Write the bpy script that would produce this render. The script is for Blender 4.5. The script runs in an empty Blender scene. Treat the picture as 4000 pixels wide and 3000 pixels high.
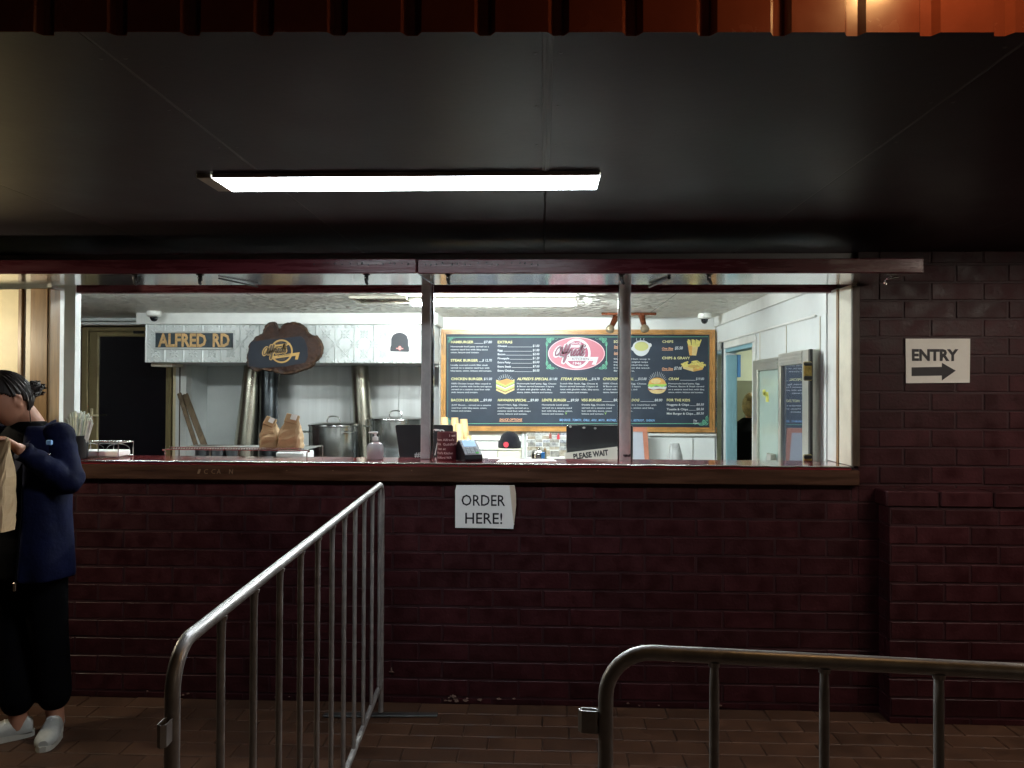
import bpy, bmesh, math, random
from mathutils import Vector, Matrix, noise
R = math.radians
rnd = random.Random(11)
scn = bpy.context.scene
C = scn.collection

# ------------------------------------------------------------------ camera, world, exposure
EYE = 1.485
F = 3000.0                       # focal length in pixels of a 4000 px wide frame
yaw, pitch, roll = math.atan(115 / F), math.atan(30 / F), 0.0045
fwd = Vector((-math.sin(yaw) * math.cos(pitch), math.cos(yaw) * math.cos(pitch), math.sin(pitch)))
rgt0 = fwd.cross(Vector((0, 0, 1))).normalized()
up0 = rgt0.cross(fwd).normalized()
rgt = rgt0 * math.cos(roll) + up0 * math.sin(roll)
upv = up0 * math.cos(roll) - rgt0 * math.sin(roll)
cam_data = bpy.data.cameras.new('camera')
cam = bpy.data.objects.new('camera', cam_data); C.objects.link(cam); scn.camera = cam
cam_data.sensor_width = 36; cam_data.lens = F / 4000 * 36
cam_data.clip_start = 0.05; cam_data.clip_end = 500
Mc = Matrix((rgt, upv, -fwd)).transposed().to_4x4(); Mc.translation = (0, 0, EYE)
cam.matrix_world = Mc

world = bpy.data.worlds.new('World'); scn.world = world; world.use_nodes = True
wn = world.node_tree
bg = wn.nodes['Background']
sky = wn.nodes.new('ShaderNodeTexSky'); sky.sky_type = 'NISHITA'; sky.sun_disc = False
sky.sun_elevation = R(-4); sky.sun_rotation = R(200)
wn.links.new(sky.outputs[0], bg.inputs[0]); bg.inputs[1].default_value = 0.02
scn.view_settings.view_transform = 'Standard'; scn.view_settings.look = 'None'
scn.view_settings.exposure = 0; scn.view_settings.gamma = 1
scn.view_settings.use_curve_mapping = False
scn.render.engine = 'CYCLES'
scn.cycles.use_denoising = True
scn.cycles.max_bounces = 10; scn.cycles.diffuse_bounces = 5; scn.cycles.glossy_bounces = 5
scn.cycles.caustics_reflective = False; scn.cycles.caustics_refractive = False
scn.cycles.sample_clamp_indirect = 6.0

def P(px, py, Y):                # the spot of the plane y = Y that a sight line meets
    d = fwd + rgt * ((px - 2000) / F) + upv * ((1500 - py) / F)
    t = Y / d.y
    return Vector((d.x * t, Y, EYE + d.z * t))
def ratio(px): return math.tan(math.atan((px - 2000) / F) - yaw)      # x / y of a sight line at eye level
def PX(px, Y): return P(px, 1530, Y).x
def PZ(py, Y, px=2000): return P(px, py, Y).z

# ------------------------------------------------------------------ materials
MATS = {}
def mat(name, col, rough=.5, metal=0., var=0., vscale=6., bump=0., bscale=80., spec=.5, coat=0., coat_rough=.1,
        emis=None, estr=0., trans=0., ior=1.45, rand=0., stretch=(1, 1, 1), col2=None, rvar=0., sheen=0., dist=.002):
    m = bpy.data.materials.new(name); m.use_nodes = True
    nt = m.node_tree; N = nt.nodes; L = nt.links
    b = N['Principled BSDF']
    c = (*col, 1)
    b.inputs['Base Color'].default_value = c
    b.inputs['Roughness'].default_value = rough
    b.inputs['Metallic'].default_value = metal
    b.inputs['Specular IOR Level'].default_value = spec
    b.inputs['Coat Weight'].default_value = coat; b.inputs['Coat Roughness'].default_value = coat_rough
    b.inputs['Transmission Weight'].default_value = trans; b.inputs['IOR'].default_value = ior
    b.inputs['Sheen Weight'].default_value = sheen
    if emis:
        b.inputs['Emission Color'].default_value = (*emis, 1); b.inputs['Emission Strength'].default_value = estr
    tc = mp = None
    def coords():
        nonlocal tc, mp
        if mp is None:
            tc = N.new('ShaderNodeNewGeometry'); mp = N.new('ShaderNodeMapping')
            mp.inputs['Scale'].default_value = stretch
            L.new(tc.outputs['Position'], mp.inputs['Vector'])
        return mp.outputs[0]
    colout = None
    if var > 0 or col2:
        n = N.new('ShaderNodeTexNoise'); n.inputs['Scale'].default_value = vscale; n.inputs['Detail'].default_value = 6
        n.inputs['Roughness'].default_value = .65
        L.new(coords(), n.inputs['Vector'])
        rp = N.new('ShaderNodeMapRange'); rp.inputs[1].default_value = .35; rp.inputs[2].default_value = .65
        L.new(n.outputs['Fac'], rp.inputs[0])
        mx = N.new('ShaderNodeMix'); mx.data_type = 'RGBA'
        L.new(rp.outputs[0], mx.inputs[0])
        a = col2 if col2 else tuple(x * (1 - var) for x in col)
        d = col if col2 else tuple(min(1, x * (1 + var * .6)) for x in col)
        mx.inputs[6].default_value = (*a, 1); mx.inputs[7].default_value = (*d, 1)
        colout = mx.outputs[2]
        if rvar > 0:
            rr = N.new('ShaderNodeMapRange'); rr.inputs[3].default_value = max(0.02, rough - rvar); rr.inputs[4].default_value = min(1, rough + rvar)
            L.new(rp.outputs[0], rr.inputs[0]); L.new(rr.outputs[0], b.inputs['Roughness'])
    if rand > 0:
        oi = N.new('ShaderNodeObjectInfo'); hs = N.new('ShaderNodeHueSaturation')
        ra = N.new('ShaderNodeMapRange'); ra.inputs[3].default_value = 1 - rand; ra.inputs[4].default_value = 1 + rand
        L.new(oi.outputs['Random'], ra.inputs[0]); L.new(ra.outputs[0], hs.inputs['Value'])
        if colout: L.new(colout, hs.inputs['Color'])
        else: hs.inputs['Color'].default_value = c
        colout = hs.outputs[0]
    if colout: L.new(colout, b.inputs['Base Color'])
    if bump > 0:
        n2 = N.new('ShaderNodeTexNoise'); n2.inputs['Scale'].default_value = bscale; n2.inputs['Detail'].default_value = 5
        L.new(coords(), n2.inputs['Vector'])
        bp = N.new('ShaderNodeBump'); bp.inputs['Strength'].default_value = bump; bp.inputs['Distance'].default_value = dist
        L.new(n2.outputs['Fac'], bp.inputs['Height']); L.new(bp.outputs[0], b.inputs['Normal'])
    MATS[name] = m
    return m

# ------------------------------------------------------------------ mesh builder
class MB:
    def __init__(s): s.v = []; s.f = []; s.sm = []; s.mi = []; s.m = 0
    def face(s, idx, smooth=False): s.f.append(tuple(idx)); s.sm.append(smooth); s.mi.append(s.m)
    def box(s, x0, x1, y0, y1, z0, z1, b=0.):
        if x1 < x0: x0, x1 = x1, x0
        if y1 < y0: y0, y1 = y1, y0
        if z1 < z0: z0, z1 = z1, z0
        b = min(b, (x1 - x0) * .45, (y1 - y0) * .45, (z1 - z0) * .45)
        o = len(s.v); lo = (x0, y0, z0); hi = (x1, y1, z1)
        if b <= 0:
            for i in range(8): s.v.append(tuple(hi[k] if i >> k & 1 else lo[k] for k in range(3)))
            for q in ((0, 4, 6, 2), (1, 3, 7, 5), (0, 1, 5, 4), (2, 6, 7, 3), (0, 2, 3, 1), (4, 5, 7, 6)): s.face([o + i for i in q])
            return s
        def vi(i, ax): return o + i * 3 + ax
        for i in range(8):
            for ax in range(3):
                p = []
                for k in range(3):
                    e = hi[k] if i >> k & 1 else lo[k]
                    if k != ax: e += -b if i >> k & 1 else b
                    p.append(e)
                s.v.append(tuple(p))
        for ax, side, q in ((0, 0, (0, 4, 6, 2)), (0, 1, (1, 3, 7, 5)), (1, 0, (0, 1, 5, 4)), (1, 1, (2, 6, 7, 3)), (2, 0, (0, 2, 3, 1)), (2, 1, (4, 5, 7, 6))):
            s.face([vi(i, ax) for i in q])
        cen = Vector(((x0 + x1) / 2, (y0 + y1) / 2, (z0 + z1) / 2))
        def out(q):
            p = [Vector(s.v[i]) for i in q]; n = (p[1] - p[0]).cross(p[2] - p[1])
            if n.dot(sum(p, Vector()) / len(p) - cen) < 0: q = q[::-1]
            s.face(q)
        for i in range(8):
            for k in range(3):
                if not i >> k & 1:
                    j = i | 1 << k; a, c = [t for t in range(3) if t != k]
                    out([vi(i, a), vi(i, c), vi(j, c), vi(j, a)])
            out([vi(i, 0), vi(i, 1), vi(i, 2)])
        return s
    def add(s, other, M=None):
        o = len(s.v)
        for p in other.v: s.v.append(tuple(M @ Vector(p)) if M else p)
        for f, a, m in zip(other.f, other.sm, other.mi): s.f.append(tuple(i + o for i in f)); s.sm.append(a); s.mi.append(m)
        return s
    def obox(s, M, sx, sy, sz, b=0.):
        t = MB(); t.m = s.m; t.box(-sx / 2, sx / 2, -sy / 2, sy / 2, -sz / 2, sz / 2, b); return s.add(t, M)
    def tube(s, path, r, n=8, closed=False, flat=None):
        path = [Vector(p) for p in path]; k = len(path)
        rs = r if isinstance(r, (list, tuple)) else [r] * k
        T = []
        for i in range(k):
            a = path[(i - 1) % k] if closed or i > 0 else path[i]; b = path[(i + 1) % k] if closed or i < k - 1 else path[i]
            T.append((b - a).normalized())
        ref = Vector((0, 0, 1)) if abs(T[0].z) < .9 else Vector((1, 0, 0))
        nrm = (ref - T[0] * ref.dot(T[0])).normalized(); o = len(s.v)
        for i in range(k):
            nrm = (nrm - T[i] * nrm.dot(T[i])).normalized(); bi = T[i].cross(nrm)
            rr = rs[i] if isinstance(rs[i], (tuple, list)) else (rs[i], rs[i])
            for j in range(n):
                a = 2 * math.pi * j / n
                s.v.append(tuple(path[i] + nrm * math.cos(a) * rr[0] + bi * math.sin(a) * rr[1]))
        for i in range(k if closed else k - 1):
            i2 = (i + 1) % k
            for j in range(n):
                j2 = (j + 1) % n
                s.face((o + i * n + j, o + i * n + j2, o + i2 * n + j2, o + i2 * n + j), True)
        if not closed:
            s.face([o + j for j in range(n)][::-1]); s.face([o + (k - 1) * n + j for j in range(n)])
        return s
    def lathe(s, prof, c=(0, 0, 0), n=20, M=None, sx=1, sy=1):
        o = len(s.v); k = len(prof)
        for r, z in prof:
            for j in range(n):
                a = 2 * math.pi * j / n; p = Vector((r * math.cos(a) * sx, r * math.sin(a) * sy, z))
                if M: p = M @ p
                s.v.append((p.x + c[0], p.y + c[1], p.z + c[2]))
        for i in range(k - 1):
            for j in range(n):
                j2 = (j + 1) % n; s.face((o + i * n + j, o + i * n + j2, o + (i + 1) * n + j2, o + (i + 1) * n + j), True)
        if prof[0][0] > 1e-6: s.face([o + j for j in range(n)][::-1])
        if prof[-1][0] > 1e-6: s.face([o + (k - 1) * n + j for j in range(n)])
        return s
    def prism(s, pts, y0, y1):   # outline in x, z; front at y0
        o = len(s.v); k = len(pts)
        area = sum(pts[i][0] * pts[(i + 1) % k][1] - pts[(i + 1) % k][0] * pts[i][1] for i in range(k))
        if area < 0: pts = pts[::-1]
        for x, z in pts: s.v.append((x, y0, z))
        for x, z in pts: s.v.append((x, y1, z))
        s.face([o + i for i in range(k)]); s.face([o + k + i for i in range(k)][::-1])
        for i in range(k):
            j = (i + 1) % k; s.face((o + i, o + k + i, o + k + j, o + j))
        return s
    def flat(s, pts, y):
        o = len(s.v); k = len(pts)
        area = sum(pts[i][0] * pts[(i + 1) % k][1] - pts[(i + 1) % k][0] * pts[i][1] for i in range(k))
        if area < 0: pts = pts[::-1]
        for x, z in pts: s.v.append((x, y, z))
        s.face([o + i for i in range(k)]); return s
    def ribbon(s, pts, w, y, closed=False):
        pts = [Vector(p) for p in pts]; k = len(pts); o = len(s.v)
        for i in range(k):
            a = pts[(i - 1) % k] if closed or i > 0 else pts[i]; b = pts[(i + 1) % k] if closed or i < k - 1 else pts[i]
            t = (b - a); t = t.normalized() if t.length > 1e-9 else Vector((1, 0)); nn = Vector((-t.y, t.x)) * w / 2
            s.v.append((pts[i].x + nn.x, y, pts[i].y + nn.y)); s.v.append((pts[i].x - nn.x, y, pts[i].y - nn.y))
        for i in range(k if closed else k - 1):
            j = (i + 1) % k; s.face((o + 2 * i, o + 2 * i + 1, o + 2 * j + 1, o + 2 * j))
        return s
    def ellipsoid(s, c, r, n=16, m=10, M=None):
        prof = [(math.sin(math.pi * i / m), -math.cos(math.pi * i / m)) for i in range(m + 1)]
        prof[0] = (1e-4, -1); prof[-1] = (1e-4, 1)
        S = Matrix.Diagonal((*r, 1))
        if M: S = M.to_4x4() @ S
        return s.lathe(prof, c, n, S)
    def build(s, name, mats, parent=None, local=False, label=None, cat=None, group=None, kind=None, keep=False):
        me = bpy.data.meshes.new(name)
        off = Vector((0, 0, 0))
        if not local:
            if parent is not None:
                p = parent
                while p is not None: off += p.location; p = p.parent
            elif not keep and s.v:
                xs = [p[0] for p in s.v]; ys = [p[1] for p in s.v]; zs = [p[2] for p in s.v]
                off = Vector(((min(xs) + max(xs)) / 2, (min(ys) + max(ys)) / 2, min(zs)))
        me.from_pydata([(a - off.x, b - off.y, c - off.z) for a, b, c in s.v], [], s.f)
        if not isinstance(mats, (list, tuple)): mats = [mats]
        for m in mats: me.materials.append(m)
        me.polygons.foreach_set('use_smooth', s.sm); me.polygons.foreach_set('material_index', s.mi)
        me.update()
        if any(s.sm): me.set_sharp_from_angle(angle=R(38))
        o = bpy.data.objects.new(name, me); C.objects.link(o)
        if parent is not None: o.parent = parent
        elif not local: o.location = off
        tag(o, label, cat, group, kind)
        return o

def tag(o, label=None, cat=None, group=None, kind=None):
    if label: o['label'] = label
    if cat: o['category'] = cat
    if group: o['group'] = group
    if kind: o['kind'] = kind
    return o
def thing(name, label, cat, loc=(0, 0, 0), group=None):
    o = bpy.data.objects.new(name, None); C.objects.link(o); o.location = loc; o.empty_display_size = .1
    return tag(o, label, cat, group)
def copy_thing(o, loc=None, rz=None, label=None, parent=None):
    c = o.copy(); C.objects.link(c)
    if parent is not None: c.parent = parent
    if loc is not None: c.location = loc
    if rz is not None: c.rotation_euler.z = rz
    if label: c['label'] = label
    for ch in list(o.children): copy_thing(ch, parent=c)
    return c
def TR(x, y, z, rx=0, ry=0, rz=0):
    return Matrix.Translation((x, y, z)) @ Matrix.Rotation(rz, 4, 'Z') @ Matrix.Rotation(ry, 4, 'Y') @ Matrix.Rotation(rx, 4, 'X')
def smooth_path(pts, n=6, closed=False):
    pts = [Vector(p) for p in pts]; k = len(pts); out = []
    for i in range(k if closed else k - 1):
        p0 = pts[(i - 1) % k] if closed or i > 0 else pts[i]; p1 = pts[i]; p2 = pts[(i + 1) % k]
        p3 = pts[(i + 2) % k] if closed or i < k - 2 else p2
        for j in range(n):
            t = j / n
            out.append(.5 * ((2 * p1) + (p2 - p0) * t + (2 * p0 - 5 * p1 + 4 * p2 - p3) * t * t + (3 * p1 - p0 - 3 * p2 + p3) * t ** 3))
    if not closed: out.append(pts[-1])
    return out

# flat lettering -----------------------------------------------------
_tc = {}
def glyphs(s, shear=0., bold=0.):
    key = (s, shear, bold)
    if key not in _tc:
        cu = bpy.data.curves.new('lettering', 'FONT'); cu.body = s; cu.size = 1; cu.shear = shear; cu.offset = bold; cu.resolution_u = 2
        ob = bpy.data.objects.new('lettering', cu)
        me = bpy.data.meshes.new_from_object(ob)
        _tc[key] = ([tuple(v.co) for v in me.vertices], [tuple(p.vertices) for p in me.polygons])
        bpy.data.objects.remove(ob); bpy.data.meshes.remove(me); bpy.data.curves.remove(cu)
    return _tc[key]
CAPH = max(v[1] for v in glyphs('H')[0])
def text(mb, s, x0, x1, base, cap, y, shear=0., bold=0., rot=0., M=None):
    V, Fs = glyphs(s, shear, bold)
    if not V: return
    a = min(v[0] for v in V); b = max(v[0] for v in V); k = (x1 - x0) / max(1e-6, b - a); kz = cap / CAPH
    o = len(mb.v); cr, sr = math.cos(rot), math.sin(rot)
    for v in V:
        x = (v[0] - a) * k; z = v[1] * kz
        p = Vector((x0 + x * cr - z * sr, y, base + x * sr + z * cr))
        if M: p = M @ p
        mb.v.append(tuple(p))
    for f in Fs: mb.face([o + i for i in f])

SCRIPT = [
 [(1.0,1.2),(.65,1.5),(.2,1.15),(0,.5),(.22,.02),(.65,.25),(.98,1.0),(1.1,1.45),(1.03,.5),(1.15,.05),(1.45,.2),
  (1.78,1.0),(1.84,1.7),(1.66,1.78),(1.56,1.0),(1.6,.1),(1.85,.05),(2.1,.5),
  (2.42,1.4),(2.44,1.82),(2.26,1.85),(2.14,1.0),(2.08,0),(2.0,-.9),(2.15,-1.05),(2.32,-.4),(2.28,.1),(2.55,.45),
  (2.8,1.1),(2.88,.9),(3.12,.92),(3.08,.2),(3.22,.02),(3.45,.25),
  (3.78,.55),(3.85,.9),(3.65,.98),(3.48,.5),(3.62,.05),(3.9,.08),(4.1,.35)],
 [(4.68,.75),(4.4,.95),(4.15,.5),(4.3,.02),(4.55,.3),(4.78,1.2),(4.9,1.8),(4.78,.6),(4.86,.05),(5.12,.3),
  (5.42,1.05),(5.38,.7),(5.58,.3),(5.42,0),(5.12,.08)],
 [(5.34,1.85),(5.38,1.6),(5.26,1.4)]]
def script_strokes(x0, z0, w, h, rot=0., shear=.28):
    out = []
    k = w / 6.2; kz = h / 2.0; cr, sr = math.cos(rot), math.sin(rot)
    for st in SCRIPT:
        pp = []
        for p in smooth_path(st, 4):
            x = p.x * k + shear * p.y * kz; z = p.y * kz
            pp.append((x0 + x * cr - z * sr, z0 + x * sr + z * cr))
        out.append(pp)
    return out
def arc_pts(cx, cz, rx, rz, a0=0, a1=360, n=40):
    return [(cx + rx * math.cos(R(a0 + (a1 - a0) * i / n)), cz + rz * math.sin(R(a0 + (a1 - a0) * i / n))) for i in range(n + 1)]
# ------------------------------------------------------------------ palette
m_brick = mat('maroon painted brick', (.036, .0075, .0095), .47, spec=.3, var=.35, vscale=14, bump=.5, bscale=70, rand=.22, rvar=.12, dist=.003)
m_mortar = mat('maroon painted mortar', (.030, .0075, .010), .55, bump=.6, bscale=90, var=.3)
m_paver = mat('brown clay paver', (.068, .030, .015), .62, var=.35, vscale=9, bump=.5, bscale=60, rand=.18, rvar=.1)
m_pavjoint = mat('sandy paver joint', (.05, .028, .018), .9, var=.4, vscale=30, bump=.5, bscale=120)
m_ground = mat('brown paved ground', (.10, .058, .036), .75, var=.3, vscale=3, bump=.5, bscale=20)
m_soffit = mat('dark painted soffit sheet', (.036, .029, .032), .42, var=.25, vscale=1.4, bump=.15, bscale=40, rvar=.05, spec=.21)
m_soffitline = mat('dark soffit joint strip', (.06, .052, .05), .45, var=.2)
m_fascia = mat('terracotta ribbed steel', (.15, .036, .022), .24, spec=.55, var=.2, vscale=5, rvar=.05, bump=.08, bscale=15)
m_redpaint = mat('maroon gloss timber', (.085, .014, .02), .28, var=.35, vscale=10, stretch=(.4, 4, 4), bump=.35, bscale=30, rvar=.1)
m_flapunder = mat('maroon gloss shutter underside', (.80, .79, .79), .19, metal=.95, var=.12, vscale=5, coat=.5, coat_rough=.1, bump=.05, bscale=6)
m_black = mat('black hardware', (.012, .012, .013), .35, var=.2)
m_counterred = mat('red laminate', (.30, .04, .045), .14, var=.2, vscale=7, coat=1., coat_rough=.12, bump=.03, bscale=12, rvar=.05, spec=.8)
m_edgestrip = mat('aluminium edge strip', (.62, .62, .6), .25, metal=1, var=.2, vscale=20, bump=.3, bscale=30)
m_counterwood = mat('brown stained timber', (.066, .026, .013), .42, var=.5, vscale=5, stretch=(.5, 6, 6), bump=.4, bscale=18, rvar=.1)
m_white = mat('white painted lining', (.70, .73, .72), .5, var=.07, vscale=2.5, bump=.08, bscale=30)
m_whitegloss = mat('white gloss timber', (.72, .73, .70), .3, var=.1, vscale=4, bump=.1, bscale=20)
m_cream = mat('cream painted timber', (.72, .63, .40), .45, var=.12, vscale=4, bump=.15, bscale=25)
m_creamtrim = mat('pale cream reveal', (.66, .61, .49), .4, var=.15, vscale=5, bump=.1)
m_brownjamb = mat('brown varnished jamb', (.22, .13, .055), .35, var=.35, vscale=6, stretch=(6, 6, .5), bump=.2, bscale=14)
m_darkjamb = mat('dark brown jamb edge', (.07, .045, .028), .45, var=.4, vscale=12, stretch=(4, 4, .6))
m_maroonwall = mat('dark maroon inner wall', (.05, .016, .017), .5, var=.3)
m_floor = mat('grey shop floor', (.55, .54, .50), .4, var=.15)
m_ceiltin = mat('textured white ceiling', (.86, .85, .78), .38, var=.06, vscale=3)
nt = m_ceiltin.node_tree; b_ = nt.nodes['Principled BSDF']
tcn = nt.nodes.new('ShaderNodeTexCoord'); vo = nt.nodes.new('ShaderNodeTexVoronoi'); vo.inputs['Scale'].default_value = 17; vo.feature = 'SMOOTH_F1'
no = nt.nodes.new('ShaderNodeTexNoise'); no.inputs['Scale'].default_value = 14; no.inputs['Detail'].default_value = 4
ad = nt.nodes.new('ShaderNodeMath'); ad.operation = 'ADD'
bp_ = nt.nodes.new('ShaderNodeBump'); bp_.inputs['Strength'].default_value = 1.0; bp_.inputs['Distance'].default_value = .07
nt.links.new(tcn.outputs['Object'], vo.inputs['Vector']); nt.links.new(tcn.outputs['Object'], no.inputs['Vector'])
nt.links.new(vo.outputs['Distance'], ad.inputs[0]); nt.links.new(no.outputs['Fac'], ad.inputs[1])
nt.links.new(ad.outputs[0], bp_.inputs['Height']); nt.links.new(bp_.outputs[0], b_.inputs['Normal'])
m_tin = mat('white pressed tin', (.60, .63, .62), .30, var=.1, vscale=8, bump=.2, bscale=25)
m_steel = mat('brushed stainless steel', (.74, .75, .74), .36, metal=.5, var=.2, vscale=1.3, stretch=(3.2, 5, .12), rvar=.07)
m_potsteel = mat('dulled pot steel', (.52, .53, .52), .24, metal=1, var=.06, vscale=2, stretch=(4, 4, .3), rvar=.05)
m_steelpol = mat('polished stainless steel', (.62, .62, .60), .16, metal=1, var=.15, vscale=6, rvar=.06)
m_flue = mat('smoke stained steel flue', (.55, .52, .43), .24, metal=1, var=.2, vscale=2.2, stretch=(6, 6, 1.2))
m_fluedark = mat('dark steel flue', (.10, .11, .12), .3, metal=1, var=.3, vscale=6)
m_galv = mat('worn galvanised steel', (.36, .345, .335), .38, metal=.5, var=.20, vscale=22, bump=.25, bscale=70, rvar=.1)
m_rust = mat('rusty weld', (.18, .07, .02), .8, var=.5, vscale=60)
m_postgrey = mat('scuffed grey post', (.40, .40, .41), .5, var=.25, vscale=10, stretch=(1, 1, .6), rvar=.1)
m_oak = mat('golden oak frame', (.42, .215, .07), .3, var=.35, vscale=8, stretch=(1, 1, 1), bump=.1, bscale=30)
m_chalk = mat('blackboard print', (.025, .035, .053), .55, var=.18, vscale=4, spec=.3)
m_ink_y = mat('pale yellow print', (.62, .58, .28), .6)
m_ink_w = mat('white print', (.52, .54, .56), .6)
m_ink_b = mat('blue print', (.22, .42, .75), .6)
m_ink_o = mat('orange print', (.78, .38, .20), .6)
m_ink_g = mat('green print', (.16, .46, .30), .6)
m_ink_gd = mat('dark green print', (.03, .12, .09), .6)
m_rose = mat('rose print', (.42, .13, .17), .45, var=.05)
m_rosed = mat('deep rose print', (.30, .07, .12), .45)
m_plum = mat('plum print', (.12, .065, .09), .5)
m_bread = mat('bun print', (.55, .30, .08), .6, var=.2, vscale=40)
m_breadl = mat('pale bread print', (.58, .44, .20), .6, var=.15, vscale=50)
m_chip = mat('chip print', (.58, .50, .14), .6, var=.2, vscale=80)
m_lettuce = mat('lettuce print', (.28, .50, .10), .6)
m_meat = mat('meat print', (.24, .07, .05), .6)
m_paper = mat('white paper', (.84, .84, .82), .6, var=.05, vscale=9, bump=.05)
m_paperold = mat('laminated paper', (.80, .79, .72), .35, var=.06, vscale=6, bump=.05, bscale=10)
m_black_ink = mat('black ink', (.012, .012, .016), .5)
m_blackplastic = mat('black plastic', (.012, .013, .017), .38, var=.2, vscale=9)
m_darkglass = mat('dark door glass', (.004, .005, .007), .05, spec=.6, coat=.5, coat_rough=.02)
m_gold = mat('champagne aluminium', (.30, .24, .12), .35, metal=.35, var=.12)
m_gold_sign = mat('gold lettering', (.50, .29, .07), .42, var=.15)
m_signgrey = mat('dark grey sign face', (.035, .05, .06), .5, var=.35, vscale=14, spec=.3)
m_orange_letter = mat('faded orange lettering', (.58, .36, .15), .5, var=.3, vscale=30)
m_burl = mat('burl timber', (.050, .022, .013), .55, spec=.3, col2=(.016, .007, .006), vscale=14, bump=1., bscale=40, rvar=.1, dist=.006)
m_bark = mat('rough golden burl edge', (.075, .034, .014), .6, col2=(.014, .006, .005), vscale=22, bump=1., bscale=60, dist=.006)
m_slate = mat('slate panel', (.014, .018, .028), .55, var=.15, spec=.25)
m_kraft = mat('brown kraft paper', (.40, .265, .14), .7, var=.12, vscale=12, bump=.4, bscale=25, dist=.004)
m_cup = mat('tan paper cup', (.66, .45, .22), .6, var=.08)
m_copper = mat('copper lamp metal', (.15, .045, .02), .25, metal=.8, var=.2)
m_bulb = mat('unlit glass bulb', (.30, .24, .16), .12, metal=.5)
m_domeplastic = mat('white camera plastic', (.75, .75, .70), .35)
m_wool = mat('black knitted wool', (.006, .006, .009), .95, spec=.1, bump=.8, bscale=160, sheen=.2, dist=.003)
m_redbadge = mat('red badge', (.55, .04, .06), .6)
m_maroonfabric = mat('maroon foam sleeve', (.10, .012, .018), .7, var=.15)
m_screen = mat('lit terminal screen', (.3, .45, .6), .2, emis=(.45, .68, .95), estr=.55)
m_key = mat('grey key', (.35, .38, .42), .5)
m_keygreen = mat('green key', (.1, .6, .1), .5)
m_box = mat('beige plastic tub', (.56, .54, .44), .35, var=.06)
m_picframe = mat('pinkish timber frame', (.42, .17, .11), .35, var=.2)
m_greypanel = mat('bluish grey panel', (.38, .40, .46), .35, var=.06)
m_fridgeframe = mat('fridge door aluminium', (.52, .52, .46), .3, metal=.7, var=.1)
m_fridgeglass = mat('reflective fridge glass', (.05, .065, .10), .03, spec=1., coat=1., coat_rough=.0, metal=.35)
m_frost = mat('fogged greenish fridge glass', (.36, .46, .41), .22, spec=.7, var=.06, coat=.4)
m_blue = mat('pale blue door', (.22, .40, .46), .45, var=.08)
m_bluedark = mat('deep blue hanging file', (.02, .13, .35), .5)
m_roomwall = mat('cream green wall', (.50, .53, .40), .6, var=.08)
m_roomlow = mat('olive grey dado', (.12, .13, .08), .6, var=.12)
m_latchyellow = mat('tarnished brass latch', (.30, .22, .07), .35, metal=.8, var=.4, vscale=30)
m_greybag = mat('grey plastic bag', (.36, .37, .37), .3, var=.3, vscale=18, bump=.6, bscale=30, dist=.006)
m_clear = mat('clear bottle plastic', (.82, .84, .88), .06, trans=.6, ior=1.4)
m_gel = mat('clear pinkish gel', (.70, .64, .66), .15, trans=.15, ior=1.35)
m_whiteplastic = mat('white plastic', (.78, .78, .78), .35)
m_straw = mat('paper wrapped straw', (.72, .76, .68), .5, var=.15, vscale=40)
m_skin = mat('warm skin', (.46, .22, .14), .5, var=.08, vscale=12)
m_hair = mat('dark brown hair', (.014, .007, .005), .62, var=.5, vscale=30, stretch=(1, 1, .2), bump=.6, bscale=120, dist=.002)
m_hairblond = mat('blond hair', (.22, .15, .06), .5, var=.5, vscale=30, bump=.6, bscale=100)
m_navy = mat('navy jacket cloth', (.0028, .0045, .026), .8, var=.35, vscale=9, bump=.5, bscale=7, dist=.03, spec=.15)
m_blackcloth = mat('black cloth', (.0025, .0025, .0035), .9, spec=.08, var=.3, bump=.5, bscale=10, dist=.006)
m_shoe = mat('white sneaker leather', (.45, .46, .43), .5, var=.15, vscale=20)
m_sole = mat('rubber sole', (.50, .49, .43), .6, var=.1)
m_zip = mat('bright metal zip', (.75, .72, .62), .25, metal=1)
m_lash = mat('dark lash', (.02, .01, .008), .6)
m_lip = mat('lip', (.42, .11, .09), .45)
m_plank = mat('leaning timber board', (.13, .09, .055), .5, var=.35, vscale=9, stretch=(4, 4, .5))
m_pan = mat('dark metal pan', (.06, .065, .07), .3, metal=.8, var=.2)
m_darkrecess = mat('black rubber seal', (.008, .008, .009), .6)
m_tubeglow = mat('lit fluorescent tube', (1, 1, 1), .4, emis=(.90, 1.0, 1.0), estr=520)
m_fillglow = mat('added fill tube glow', (1, 1, 1), .4, emis=(.90, 1.0, 1.0), estr=105)
m_outglow = mat('lit acrylic diffuser', (1, 1, 1), .4, emis=(.86, .94, 1.0), estr=36)
m_housing = mat('aged lamp housing', (.45, .42, .34), .45, var=.15)
m_warmglow = mat('warm glowing bulb', (1, .8, .5), .4, emis=(1.0, .55, .20), estr=190)
m_warmglow3 = mat('warm glowing lantern', (1, .8, .5), .4, emis=(1.0, .87, .62), estr=560)
m_roomglow = mat('ceiling disc glow', (1, 1, 1), .4, emis=(.95, 1.0, .86), estr=90)

WY = 3.66                        # outer face of the brick wall
WI = 3.94                        # its inner face
CEIL = 2.11                      # kitchen ceiling
FLR = -.2
XL, XR = -2.392, 1.449             # the serving opening
SOF = 2.15                       # soffit of the veranda

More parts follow.
